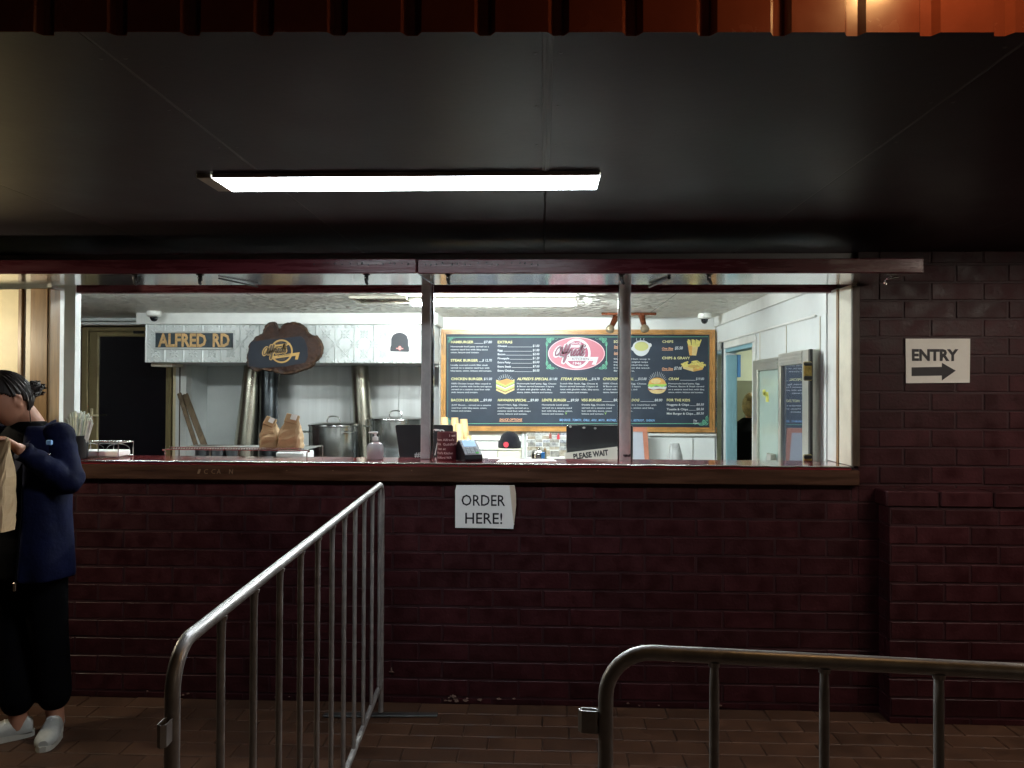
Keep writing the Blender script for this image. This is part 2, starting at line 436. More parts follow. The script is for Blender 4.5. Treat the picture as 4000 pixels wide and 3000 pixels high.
# ------------------------------------------------------------------ ground and pavers
g = MB(); g.box(-60, 60, -60, 60, -.35, -.018)
ground = g.build('ground', m_ground, kind='structure', keep=True)
g = MB(); g.box(-4.2, 4.2, 1.0, WY + .02, -.017, -.006)
g.build('paving_bed', m_pavjoint, kind='structure', keep=True)
paving = thing('pavement', None, None); paving['kind'] = 'structure'
def chamfer_brick(L, H, D, c):
    mb = MB(); a, b2 = L / 2, H / 2
    for x, z, y in ((-a, -b2, D), (a, -b2, D), (a, b2, D), (-a, b2, D), (-a, -b2, c), (a, -b2, c), (a, b2, c), (-a, b2, c),
                    (-a + c, -b2 + c, 0), (a - c, -b2 + c, 0), (a - c, b2 - c, 0), (-a + c, b2 - c, 0)): mb.v.append((x, y, z))
    mb.face((8, 9, 10, 11))
    for i in range(4):
        j = (i + 1) % 4; mb.face((4 + i, 4 + j, 8 + j, 8 + i)); mb.face((i, j, 4 + j, 4 + i))
    return mb
def brick_mesh(name, L, H, D, c, mtl):
    mb = chamfer_brick(L, H, D, c); me = bpy.data.meshes.new(name); me.from_pydata(mb.v, [], mb.f); me.materials.append(mtl); return me
me_paver = brick_mesh('paver', .226, .111, .03, .003, m_paver)
rows = [WY - .004 - .0575 - .115 * i for i in range(9)]
for r_, yy in enumerate(rows):
    x = -2.75 + (.115 if r_ % 2 else 0)
    while x < 2.7:
        o = bpy.data.objects.new('paver', me_paver); C.objects.link(o); o.parent = paving
        o.location = (x, yy, rnd.uniform(-.0015, .0015)); o.rotation_euler = (R(-90) + rnd.uniform(-.006, .006), rnd.uniform(-.006, .006), rnd.uniform(-.004, .004))
        x += .23
rest = MB(); cb = chamfer_brick(.226, .111, .03, .003)
for k in range(22):
    yy = WY - .004 - .0575 - .115 * k
    x = -4.1 + (.115 if k % 2 else 0)
    while x < 4.2:
        if not (-2.86 < x < 2.8 and k < 9): rest.add(cb, TR(x, yy, rnd.uniform(-.0015, .0015), R(-90)))
        x += .23
rest.build('outer_pavers', m_paver, paving, kind='stuff')

# ------------------------------------------------------------------ brick walls
me_brick = brick_mesh('brick', .2305, .0765, .05, .0022, m_brick)
def lay(parent, Y, x0, x1, z0, z1, name='brick', skip=None, zero=1.49):
    k0 = math.floor((z0 - zero) / .086)
    n = 0
    for k in range(k0, k0 + 60):
        a, b = zero + k * .086 + .005, zero + (k + 1) * .086 - .005
        a2, b2 = max(a, z0), min(b, z1)
        if b2 - a2 < .015:
            if a > z1: break
            continue
        off = 1.692 if k % 2 == 0 else 1.578
        i0 = math.floor((x0 - off) / .24) - 1
        for i in range(i0, i0 + 60):
            l, r_ = off + i * .24 + .005, off + (i + 1) * .24 - .005
            l2, r2 = max(l, x0), min(r_, x1)
            if r2 - l2 < .02:
                if l > x1: break
                continue
            if skip and skip((l2 + r2) / 2, (a2 + b2) / 2): continue
            o = bpy.data.objects.new(name, me_brick); C.objects.link(o); o.parent = parent
            o.location = Vector(((l2 + r2) / 2 + rnd.uniform(-.0012, .0012), Y + rnd.uniform(-.0011, .0011), (a2 + b2) / 2 + rnd.uniform(-.001, .001))) - parent.location
            o.scale = ((r2 - l2) / .23, 1, (b2 - a2) / .076)
            o.rotation_euler = (rnd.uniform(-.008, .008), rnd.uniform(-.004, .004), rnd.uniform(-.006, .006)); n += 1
    return n
wall = thing('brick_wall', 'maroon painted brick wall of the kiosk below and right of the serving hatch', 'brick wall', (0, WY, 0))
mb = MB(); mb.box(-4.5, XR + .035, WY + .0030, WI, -.15, 1.056); mb.box(XR + .035, 4.5, WY + .004, WI, -.15, 2.6)
mb.build('mortar', m_mortar, wall)
nb = lay(wall, WY + .0005, -2.72, XR + .034, .0, 1.054)
nb += lay(wall, WY + .0005, XR + .036, 1.59, 0.0, 1.04)
nb += lay(wall, WY - .001, XR + .036, 2.5, 1.04, 2.149)
far = MB(); cb = chamfer_brick(.23, .076, .05, .004)
for k in range(-18, 10):
    for i in range(-30, 14):
        cx = (1.725 if k % 2 == 0 else 1.61) + i * .24 + .12; cz = 1.49 + k * .086 + .043
        if 1.49 + k * .086 < -.1: continue
        if (cx < -2.9 and cz < 1.0) or (cx > 2.68 and cz < 2.13): far.add(cb, TR(cx, WY - .002, cz))
far.build('outer_bricks', m_brick, wall, kind='stuff')
print('bricks', nb)
# quoin ends of the bricks beside the hatch, seen edge on
chips = MB()
for i in range(26):
    x = rnd.choice([rnd.uniform(-.55, -.12), rnd.uniform(-.5, -.2), rnd.uniform(-1.9, -1.2), rnd.uniform(.2, .9)]); z = abs(rnd.gauss(.012, .012)) + .006; s_ = rnd.uniform(.002, .0055)
    if x > -.6 and x < -.1: s_ *= 1.4
    pts = [(x + s_ * rnd.uniform(.6, 1.4) * math.cos(a) * 1.6, max(.002, z + s_ * rnd.uniform(.2, 1.2) * math.sin(a))) for a in [j * math.pi / 5 for j in range(10)]]
    chips.prism(pts, WY - .0075, WY - .004)
pts = [(-.71 + a, .145 + b) for a, b in ((-.012, 0), (.014, -.002), (.004, .004), (.002, .022), (-.002, .018), (-.003, .004))]
chips.prism(pts, WY - .0075, WY - .004)
m_chipwear = mat('bare plaster patch', (.22, .14, .11), .8, var=.3, vscale=60)
chips.build('flaked_paint_patches', m_chipwear, wall, kind='stuff')

BX = 1.575
pl = thing('brick_plinth', 'projecting low maroon brick plinth with a capping course right of the hatch', 'brick plinth', (BX, WY, 0))
PY = 3.54
mb = MB(); mb.box(BX + .004, 4.5, PY + .0035, WY - .004, -.1, .972); mb.box(BX + .003, 4.5, PY + .004, WY - .004, .972, 1.04)
mb.build('mortar', m_mortar, pl)
np_ = lay(pl, PY, BX, 2.5, 0, .958)
# the return face of the plinth
me_ret = brick_mesh('brick', .112, .076, .05, .004, m_brick)
k = -18
while 1.49 + k * .086 < .93:
    a = 1.49 + k * .086
    if a > -.06:
        z0_, z1_ = max(0, a + .005), a + .081
        o = bpy.data.objects.new('brick', me_ret); C.objects.link(o); o.parent = pl
        o.location = (0, (PY + WY) / 2 - WY + .001, (z0_ + z1_) / 2); o.rotation_euler = (0, 0, R(-90)); o.scale = (1, 1, (z1_ - z0_) / .076)
    k += 1
me_cap = bpy.data.meshes.new('brick'); t = MB(); t.box(-.115, .115, 0, .14, -.035, .035, .005); me_cap.from_pydata(t.v, [], t.f); me_cap.materials.append(m_brick)
x = BX + .1
while x < 4.4:
    o = bpy.data.objects.new('brick', me_cap); C.objects.link(o); o.parent = pl
    o.location = (x - BX + rnd.uniform(-.001, .001), PY - .007 - WY + rnd.uniform(-.002, .002), 1.008 + rnd.uniform(-.001, .001)); x += .238

# ------------------------------------------------------------------ counter
ct = thing('serving_counter', 'long red topped serving counter with metal edge and brown timber front', 'counter', (0, 3.78, 1.054))
CX0, CX1 = -3.4, 1.444
mb = MB(); mb.box(CX0, CX1, 3.638, 3.932, 1.126, 1.144, .002); mb.build('red_top', m_counterred, ct)
mb = MB(); mb.tube([(CX0 + i * .05, 3.634 + rnd.uniform(-.0008, .0008), 1.141 + rnd.uniform(-.001, .001)) for i in range(98)], .0042, 6); mb.build('metal_edge_strip', m_edgestrip, ct)
mb = MB(); mb.box(CX0, CX1 + .036, 3.631, 3.70, 1.054, 1.125, .004); mb.build('front_board', m_counterwood, ct)
mb = MB(); mb.box(CX0, CX1, 3.70, 3.93, 1.08, 1.125); mb.build('support_board', m_darkjamb, ct)
sc = MB()
def c2(x, y): return (500 + x * .7234, 1800 + y * .7234)
for i, (x, ch) in enumerate(((372, 'I'), (410, 'C'), (450, 'C'), (478, 'A'), (545, 'N'))):
    p = P(*c2(x, 70), 3.630); text(sc, ch, p.x, p.x + .02, p.z, .022, 3.6302, .1)
m_scratch = mat('pale scratch', (.22, .13, .08), .6)
sc.build('scratched_letters', m_scratch, ct)
dr = MB()
for px in (770, 1830, 1860, 2365, 2396, 2690, 1790):
    p = P(px, 1818, 3.63); dr.ellipsoid((p.x, 3.6315, p.z), (.003, .003, .005), 8, 6)
dr.build('edge_tack', m_edgestrip, ct, kind='stuff')
nails = MB()
for px in (1120, 1300, 1447, 1608, 2065, 2335, 2610, 2900):
    p = P(px, 1838, 3.63); nails.ellipsoid((p.x, 3.6308, p.z), (.0022, .0015, .0022), 8, 6)
nails.build('nail_heads', m_scratch, ct, kind='stuff')

# ------------------------------------------------------------------ opening frame
fr = thing('hatch_surround', 'cream and brown timber frame around the serving hatch', 'window frame', (0, WY, 1.15))
mb = MB(); mb.box(XR, XR + .028, 3.655, 3.80, 1.145, 1.994, .002); mb.build('right_reveal', m_creamtrim, fr)
mb = MB(); mb.box(XR + .0, XR + .034, 3.638, 3.654, 1.145, 1.985, .002); mb.build('right_edge_board', m_darkjamb, fr)
mb = MB(); mb.box(XR - .004, XR + .02, 3.801, 3.828, 1.145, 1.994); t_ = MB(); t_.box(XR, XR + .028, 3.829, WI + .01, 1.145, 2.0, .002); t_.build('inner_reveal', m_whitegloss, fr); mb.build('shutter_track', m_brownjamb, fr)
mb = MB(); mb.box(XL - .025, XL, 3.66, 3.76, 1.145, 1.994, .002); mb.build('left_reveal', m_whitegloss, fr)
xa, xb = PX(125, 3.64), PX(203, 3.64)
mb = MB(); mb.box(xa, xb, 3.62, 3.70, 1.145, 1.975, .003); mb.box(xb - .016, xb - .011, 3.615, 3.63, 1.145, 1.975); mb.build('left_brown_post', m_brownjamb, fr)
mb = MB(); mb.box(PX(88, 3.66), xa - .001, 3.645, 3.71, 1.145, 1.975, .002); mb.build('left_pale_strip', m_creamtrim, fr)
mb = MB(); mb.box(PX(72, 3.64), PX(87, 3.64), 3.63, 3.70, 1.145, 1.975, .002); mb.build('left_trim_bead', m_brownjamb, fr)
mb = MB(); mb.box(-3.4, XR + .03, 3.90, 3.95, 1.990, 2.06, .003); mb.build('head_rail', m_redpaint, fr)
mb = MB(); mb.box(-3.4, PX(71, 3.65), 3.65, 3.70, 1.145, 1.975, .002)
mb.build('cream_panel', m_cream, None, label='cream painted panel at the left end of the serving hatch', cat='panel')
post = thing('hatch_post', 'square grey post with a bright metal edge dividing the hatch, left one', 'post', (-.57, 3.87, 1.144))
x0, x1 = PX(1644, 3.84), PX(1680, 3.84)
mb = MB(); mb.box(x0, x1, 3.84, 3.90, 1.1445, 2.06, .003); mb.build('steel_channel', m_postgrey, post)
mb = MB(); mb.box(x1 + .001, PX(1692, 3.86), 3.862, 3.90, 1.1445, 2.06, .001); mb.build('bright_edge', m_steelpol, post)
post = thing('hatch_post', 'round scuffed grey post dividing the hatch in front of the menu board', 'post', (.4, 3.87, 1.144))
cx = PX(2441, 3.87)
mb = MB(); mb.lathe([(.0295, 1.1445), (.0295, 2.06)], (cx, 3.87, 0), 28); mb.build('steel_tube', m_postgrey, post)
mb = MB(); mb.box(cx - .035, cx - .0305, 3.865, 3.89, 1.1445, 2.06); mb.build('bright_edge', m_steelpol, post)
mb = MB()
for i in range(5):
    a0 = -1.9 + i * .28
    mb.tube([(cx + .0297 * math.sin(a0 + 1.57 + t * .06 - .0), 3.87 - .0297 * math.cos(a0 + 1.57 + t * .06), 1.166 + .008 * math.sin(t * 2.1 + i) + .003) for t in range(6)], .0014, 4)
mb.build('scribble', m_black_ink, post)

# ------------------------------------------------------------------ shutters folded up
def flap(px0, px1, zf, dep, lab):
    x0, x1 = px0, px1
    t = thing('hatch_shutter', lab, 'shutter', ((x0 + x1) / 2, 3.655, 1.995)); t.rotation_euler.x = R(2.3); zf = 1.995
    mb = MB(); mb.box(x0, x1, 3.655 - dep, 3.655, zf, zf + .006, .0015); mb.build('underside_sheet', m_flapunder, t)
    mb = MB(); mb.box(x0, x1, 3.655 - dep - .025, 3.655 - dep - .001, zf - .003, zf + .056, .003); mb.build('front_rail', m_redpaint, t)
    mb = MB(); mb.box(x0, x1, 3.655 - dep, 3.655, zf + .0065, zf + .05); mb.build('core_panel', m_redpaint, t)
    return t
yf = 3.22
yf = 3.15; xs = PX(1626, yf)
f1 = flap(-3.4, xs - .002, 1.995, .49, 'left folded up maroon shutter with glossy underside above the kitchen')
xe = PX(3612, 3.15)
f2 = flap(xs + .002, xe, 1.995, .475, 'right folded up maroon shutter with glossy underside above the menu board')
def latch(px, par, side=1):
    x = PX(px, 3.22); z = 1.992
    mb = MB(); mb.box(x - .012, x + .014, 3.185, 3.215, z - .002, z + .008, .002); mb.box(x - .008, x + .008, 3.195, 3.21, z - .026, z, .003)
    mb.tube([(x, 3.192, z - .02), (x + .004, 3.188, z - .034), (x + .01, 3.188, z - .042)], [.006, .007, .004], 8)
    mb.lathe([(.003, 0), (.003, .006)], (0, 0, 0), 10, TR(x - .002, 3.191, z - .012, R(90)))
    o = mb.build('latch', m_black, par)
    mb = MB(); mb.ellipsoid((x - .001, 3.184, z - .014), (.0035, .003, .0035), 8, 6); mb.tube([(x - .016, 3.182, z + .006), (x - .024, 3.18, z + .009)], .003, 6); mb.build('latch_pin', m_edgestrip, o, local=False)
for px in (535, 785, 1432): latch(px, f1)
for px in (1750, 2425, 2765): latch(px, f2)
# chrome cabin hook at the right end
p = P(3492, 1088, 3.32)
mb = MB(); mb.tube([(p.x - .03, 3.32, p.z + .012), (p.x + .02, 3.32, p.z + .022), (p.x + .03, 3.32, p.z + .03)], .003, 6)
mb.tube([(p.x - .036, 3.32, p.z + .006), (p.x - .04, 3.32, p.z - .008), (p.x - .034, 3.32, p.z - .014), (p.x - .03, 3.32, p.z - .006)], .003, 6)
mb.build('cabin_hook', m_steelpol, f2)
for (pa, pb, par) in (((870, 1090), (1000, 1135), f1), ((2608, 1082), (2540, 1128), f2)):
    a = P(*pa, 3.34); b = P(*pb, 3.62); mb = MB(); mb.tube([(a.x, 3.30, 1.989), (b.x, 3.64, 1.985)], .004 if par is f1 else .008, 6); mb.build('stay_rod', m_black, par)
nl = MB()
for i in range(34):
    x = xs - .42 + i * .028 + rnd.uniform(-.008, .008)
    s_ = rnd.uniform(.0025, .005); zc = 2.032 + rnd.uniform(-.005, .004); nl.ellipsoid((x, 3.1395 if x < xs else 3.1545, zc), (s_, .002, s_), 6, 5)
nl.build('nail_dents', m_black, f1, kind='stuff')

# ------------------------------------------------------------------ soffit, fascia, roof
sof = thing('soffit', None, None, (0, 1.4, SOF)); sof['kind'] = 'structure'
xs_ = [-4.6, -3.56, -2.66, -1.76, -.86, .01, .91, 1.81, 2.71, 3.61, 4.6]
for a, b in zip(xs_[:-1], xs_[1:]):
    mb = MB(); mb.box(a + .002, b - .002, 1.47, WY + .1, SOF, SOF + .008, .002); mb.v = [(p[0], 1.404 + .030 * p[0] + (p[1] - 1.47), p[2]) if p[1] < 1.5 else p for p in mb.v]; mb.build('ceiling_sheet', m_soffit, sof)
for xj in (.01,):
    mb = MB(); mb.box(xj - .011, xj + .011, 1.405, 2.305, SOF - .003, SOF - .0005, .001)
    mb.box(xj - .0035, xj + .0035, 1.405, 2.305, SOF - .0055, SOF - .0032, .001); mb.build('joint_strip', m_soffitline, sof)
mb = MB()
for x in (-.86, .91, 1.81, -1.76): mb.box(x - .003, x + .003, 1.409 + .03 * x, WY, SOF + .0005, SOF + .004)
mb.build('sheet_joint', m_soffitline, sof)
mb = MB(); mb.box(-4.6, 4.6, 1.55, 8.1, SOF + .02, SOF + .06); mb.build('roof_deck', m_soffitline, None, kind='structure', keep=True)
# ribbed fascia, grooves facing away from the yard
prof = []; x = -4.6
while x < 4.6:
    prof += [(x, 0), (x + .083, 0), (x + .092, .015), (x + .112, .015), (x + .121, 0)]; x += .1335
base_x = PX(3655, 1.38) - (.1335 * 40 + .1) + 4.6   # a groove falls here
mbf = MB(); o_ = 0
ZB, ZT = PZ(112, 1.38, 3000) , 2.75
for px_, d in prof:
    for z in (ZB, ZT):
        mbf.v.append((px_ + base_x % .1335, 1.385 + d, z))
for i in range(len(prof) - 1): mbf.face((2 * i, 2 * i + 2, 2 * i + 3, 2 * i + 1))
k0 = len(mbf.v)
for px_, d in prof:
    for z in (ZB, ZT): mbf.v.append((px_ + base_x % .1335, 1.3858 + d, z))
for i in range(len(prof) - 1):
    mbf.face((k0 + 2 * i + 1, k0 + 2 * i + 3, k0 + 2 * i + 2, k0 + 2 * i)); mbf.face((2 * i, k0 + 2 * i, k0 + 2 * i + 2, 2 * i + 2))
fo_ = mbf.build('ribbed_fascia', m_fascia, None, label='terracotta ribbed steel fascia along the veranda edge overhead', cat='fascia')

fo_.rotation_euler.z = .030
scr = MB()
for xj in (-2.66, -1.76, -.86, .01, .91, 1.81):
    for i in range(8):
        for s_ in (-.025, .025): scr.lathe([(.0045, SOF - .0012), (.003, SOF - .002), (1e-4, SOF - .002)], (xj + s_, 1.50 + i * .28, 0), 8)
scr.build('screw_heads', m_soffitline, sof, kind='stuff')
# soffit lamp
lp = thing('soffit_light', 'lit slim fluorescent light fitting on the dark veranda soffit', 'light fitting', (-.6, 2.5, SOF))
LY0, LY1 = 2.31, 2.47
lx0, lx1 = -1.027, PX(2341, LY0)
print('soffit lamp', lx0, lx1)
mb = MB(); mb.box(lx0 - .034, lx1 + .001, LY0, LY1, SOF - .004, SOF - .001, .001); mb.box(lx0 - .034, lx0 + .0145, LY0, LY1, SOF - .014, SOF - .0045, .002); mb.box(lx1 + .0003, lx1 + .0015, LY0, LY1, SOF - .0142, SOF - .0045); mb.box(lx0 + .015, lx1, LY0 - .0015, LY0 - .0003, SOF - .0142, SOF - .001); mb.box(lx0 + .015, lx1, LY1 + .0003, LY1 + .0015, SOF - .0142, SOF - .001); mb.build('housing', m_housing, lp)
mb = MB(); mb.box(lx0 + .015, lx1, LY0, LY1, SOF - .0138, SOF - .0045); mb.build('diffuser', m_outglow, lp)

# warm lamp hung on the outer face of the fascia, above the frame
wl = thing('bulkhead_lamp', 'warm bulb on a short arm above the fascia', 'lamp', (.62, 1.22, 2.4))
mb = MB(); mb.tube([(.70, 1.41, 2.70), (.70, 1.22, 2.71), (.70, 1.20, 2.68), (.70, 1.20, 2.42)], .008, 8); mb.lathe([(.078, 2.345), (.060, 2.38), (.024, 2.40), (.018, 2.43)], (.70, 1.20, 0), 20); mb.build('arm', m_black, wl)
mb = MB(); mb.ellipsoid((.70, 1.20, 2.34), (.028, .028, .034), 16, 10); mb.build('bulb', m_warmglow, wl)
# street lamp of the yard behind the camera
m_yard = mat('lit opal globe', (1, 1, 1), .4, emis=(1.0, .80, .60), estr=24)
yl_ = thing('yard_lamp', 'opal globe lamp on a black post in the yard', 'lamp post', (3.4, -2.2, -.018))
mb = MB(); mb.lathe([(.09, -.017), (.09, .05), (.035, .08), (.03, 2.1), (.05, 2.15), (.05, 2.18)], (3.4, -2.2, 0), 18); mb.build('post', m_black, yl_)
mb = MB(); mb.ellipsoid((3.4, -2.2, 2.32), (.14, .14, .14), 24, 16); mb.build('globe', m_yard, yl_)
# the next fitting of the soffit row, beyond the right edge of the view
m_outglow2 = mat('lit warm acrylic diffuser', (1, 1, 1), .4, emis=(1.0, .86, .74), estr=38)
lp = thing('soffit_light', 'second slim light fitting further right along the veranda soffit', 'light fitting', (2.5, 2.4, SOF))
mb = MB(); mb.box(1.86, 3.10, 2.32, 2.51, SOF - .022, SOF - .001, .003); mb.build('housing', m_housing, lp)
mb = MB(); mb.box(1.88, 3.08, 2.33, 2.50, SOF - .030, SOF - .0225, .002); mb.build('diffuser', m_outglow2, lp)
# wall lantern left of the view
wl = thing('wall_lantern', 'warm lantern on the cream wall beyond the left edge', 'lamp', (-3.0, 3.4, 1.75))
mb = MB(); mb.box(-3.03, -2.97, 3.62, 3.648, 1.70, 1.82, .004); mb.tube([(-3.0, 3.62, 1.80), (-3.0, 3.4, 1.84), (-3.1, 2.95, 1.835)], .008, 8); mb.lathe([(.05, 1.80), (.02, 1.83)], (-3.1, 2.95, 0), 14); mb.build('bracket', m_black, wl)
mb = MB(); mb.ellipsoid((-3.1, 2.95, 1.755), (.04, .04, .042), 16, 10); mb.build('bulb', m_warmglow3, wl)
# ------------------------------------------------------------------ kitchen shell
def st(name, mb, m): return mb.build(name, m, None, kind='structure', keep=True)
MB1 = MB
mb = MB(); mb.box(-4.6, 3.6, 3.4 + .4, 9.0, FLR - .05, FLR); st('kitchen_floor', mb, m_floor)
mb = MB(); mb.box(-4.6, XR + .15, WI, 7.6, CEIL, CEIL + .03); st('kitchen_ceiling', mb, m_ceiltin)
BYM = 6.45                       # menu wall
LYD = 6.70                       # glass door wall
RY = 7.0                         # cooking recess
# ceiling joints
mb = MB()
for x in (-1.9, .85): mb.box(x - .0015, x + .0015, WI + .1, 6.44, CEIL - .002, CEIL + .001)
for y in (): mb.box(-3.1, XR - .1, y - .003, y + .003, CEIL - .0022, CEIL + .001)
mb.build('ceiling_sheet_joints', mat('ceiling joint', (.28, .27, .24), .7), None, kind='structure', keep=True)
# menu wall with weatherboards below the board
XH = -.86
mb = MB(); mb.box(XH, XR + .1, BYM, BYM + .1, FLR, CEIL); st('menu_wall', mb, m_white)
wb = thing('wall_lining', 'white horizontal lining boards and corner strips under the menu board', 'wall lining', (0, BYM, 1.0))
zt = PZ(1688, 6.44)
hh = PZ(1696, 6.44) - PZ(1733, 6.44)
for i in range(7):
    z1 = PZ(1686, 6.44) - i * hh
    mb = MB(); o_ = len(mb.v); x0, x1 = PX(1836, 6.44), PX(2036, 6.44)
    mb.prism([(0, z1), (0.018, z1 - hh + .012), (0.018, z1 - hh + .006), (0, z1 - hh + .003)], 0, x1 - x0)
    t = MB(); t.add(mb, Matrix(((0, 1, 0, x0), (-1, 0, 0, BYM - .001), (0, 0, 1, 0), (0, 0, 0, 1)))); t.build('board', m_whitegloss, wb)
for px0, px1 in ((2038, 2050), (2054, 2062)):
    mb = MB(); mb.box(PX(px0, 6.43), PX(px1, 6.43), 6.42, BYM - .001, .9, zt, .002); mb.build('corner_strip', m_whitegloss, wb)
mb = MB(); mb.box(PX(1715, 6.43), PX(1722, 6.43), 6.425, BYM - .001, .9, CEIL - .12, .002); mb.build('corner_strip', m_whitegloss, wb)
mb = MB(); mb.box(PX(1690, 6.4), PX(1718, 6.4), 6.43, BYM - .001, 1.69, 1.72, .002); mb.build('rail', m_whitegloss, wb)
cab = thing('wall_cupboard', 'low white cupboard with flat doors under the right end of the menu board', 'cupboard', (1.1, 6.4, FLR))
mb = MB(); mb.box(PX(2530, 6.4), PX(2794, 6.36), 6.36, BYM - .001, FLR, PZ(1702, 6.36)); mb.build('carcass', m_whitegloss, cab)
mb = MB(); mb.box(PX(2530, 6.4), PX(2794, 6.36), 6.335, BYM - .001, PZ(1700, 6.33), PZ(1690, 6.33), .003); mb.build('top', m_whitegloss, cab)
for a, b in ((2532, 2706), (2711, 2792)):
    mb = MB(); mb.box(PX(a, 6.35), PX(b, 6.35), 6.345, 6.359, FLR + .1, PZ(1706, 6.35), .003); mb.build('door', m_white, cab)
# right side wall with doorway and the built in fridge
DY0, DY1, DZ = 5.30, 6.12, 1.83
mb = MB()
mb.box(XR, XR + .085, WI + .011, DY0, FLR, CEIL); mb.box(XR, XR + .085, DY0, DY1, DZ, CEIL); mb.box(XR, XR + .085, DY1, BYM, FLR, CEIL)
st('side_wall', mb, m_white)
tr = thing('side_wall_trim', 'white cornice, picture rail and door architrave on the right kitchen wall', 'wall trim', (XR, 5, 1.8))
mb = MB(); mb.box(XR - .018, XR - .001, WI + .16, 6.44, 2.028, CEIL - .001, .003); mb.build('cornice', m_whitegloss, tr)
mb = MB(); mb.box(XR - .012, XR - .001, WI + .16, 6.44, 1.885, 1.898, .003); mb.build('picture_rail', m_whitegloss, tr)
mb = MB(); mb.box(XR - .014, XR - .001, DY0 - .07, DY1, DZ, DZ + .05, .003); mb.box(XR - .014, XR - .001, DY0 - .07, DY0 - .002, FLR, DZ - .001, .003); mb.build('architrave', m_whitegloss, tr)
mb = MB()
for y in (3.98, 4.05, 4.6, 5.15):
    mb.box(XR - .004, XR - .001, y - .003, y + .003, FLR, 1.884)
mb.build('lining_joint', m_creamtrim, tr)
mb = MB(); mb.box(XR - .006, XR - .0005, WI + .012, WI + .05, FLR, CEIL); st('inner_return', mb, m_white)
# left: glass door wall
mb = MB(); mb.box(-4.6, P(672, 1400, LYD).x + .1, LYD + .06, LYD + .12, FLR, CEIL); st('door_wall', mb, m_maroonwall)
mb = MB(); mb.box(-4.66, -4.60, WI, LYD, FLR, CEIL); st('left_wall', mb, m_maroonwall)
mb = MB(); mb.box(-4.6, XL - .026, WI - .05, WI, FLR, CEIL); st('front_wall_inside', mb, m_white)
mb = MB(); mb.box(-4.6, XR + .15, 3.70, WI + .02, 2.061, CEIL + .04); st('hatch_lintel', mb, m_white)
mb = MB(); mb.box(XL - .02, XR, WI - .003, WI + .02, FLR, 1.079); st('counter_wall_inside', mb, m_white)
hd = thing('door_header', 'white header beam over the glass side door', 'beam', (-3.6, 6.6, 2.0))
mb = MB(); mb.box(-4.6, P(560, 1400, 6.2).x, 6.55, LYD - .01, PZ(1271, 6.6, 300), PZ(1259, 6.6, 300), .003); mb.build('lower_strip', m_whitegloss, hd)
mb = MB(); mb.box(-4.6, P(560, 1400, 6.2).x, 6.50, LYD - .01, PZ(1258, 6.6, 300) + .002, CEIL - .001, .003); mb.build('upper_strip', m_white, hd)
# the glass door
dr = thing('glass_door', 'dark glass side door in a champagne metal frame at the left of the kitchen', 'door', (-3.7, LYD, FLR))
def pv(px, Y): return P(px, 1400, Y).x
a0, a1, a2, a3, a4 = pv(326, LYD), pv(352, LYD), pv(388, LYD), pv(652, LYD), pv(672, LYD)
zt = PZ(1279, LYD, 500); zg = PZ(1315, LYD, 500)
mb = MB(); mb.box(a0, a1 - .004, LYD - .03, LYD + .05, FLR, zt, .004); mb.box(a4 - .02, a4 + .01, LYD - .03, LYD + .05, FLR, zt, .004); mb.box(a1 - .003, a4 - .021, LYD - .03, LYD + .05, zt - .035, zt, .004); mb.build('outer_frame', m_gold, dr)
leaf = MB(); leaf.box(a1, a2, LYD - .02, LYD + .03, FLR + .01, zt - .037, .006); leaf.box(a3, a4 - .023, LYD - .02, LYD + .03, FLR + .01, zt - .037, .006); leaf.box(a2 + .001, a3 - .001, LYD - .02, LYD + .03, zg, zt - .037, .006); leaf.box(a2 + .001, a3 - .001, LYD - .02, LYD + .03, FLR + .01, FLR + .2, .006)
lf = leaf.build('door_leaf', m_gold, dr)
mb = MB(); mb.box(a2 + .001, a3 - .001, LYD, LYD + .01, FLR + .201, zg - .001); mb.build('pane', m_darkglass, lf, local=False)
hx = pv(367, LYD); hz0, hz1 = PZ(1660, LYD, 370), PZ(1595, LYD, 370)
mb = MB(); mb.box(hx - .012, hx + .012, LYD - .032, LYD - .0205, hz0, hz1, .004); mb.tube([(hx, LYD - .03, PZ(1622, LYD, 370)), (hx, LYD - .065, PZ(1622, LYD, 370)), (hx + .02, LYD - .07, PZ(1622, LYD, 370)), (pv(402, LYD), LYD - .065, PZ(1622, LYD, 370))], .008, 8); mb.build('lever_handle', m_cream, lf)
mb = MB(); q = P(548, 1299, LYD); mb.box(q.x - .04, q.x + .05, LYD - .05, LYD - .0205, q.z - .012, q.z + .012, .003); mb.build('door_closer', m_black, lf)
# frame posts right of the door
jm = thing('recess_jamb', 'white jamb with a cream edge beside the cooking recess', 'jamb', (-3, 6.6, FLR))
mb = MB(); mb.box(pv(676, 6.6), pv(690, 6.6), 6.6, 6.68, FLR, 1.8, .003); mb.build('cream_edge', m_cream, jm)
mb = MB(); mb.box(pv(691, 6.6), pv(733, 6.6), 6.58, 6.68, FLR, 1.8, .003); mb.build('white_post', m_whitegloss, jm)
mb = MB(); mb.box(pv(700, 6.57), pv(704, 6.57), 6.575, 6.579, FLR, 1.8); mb.build('shadow_gap', m_darkjamb, jm)
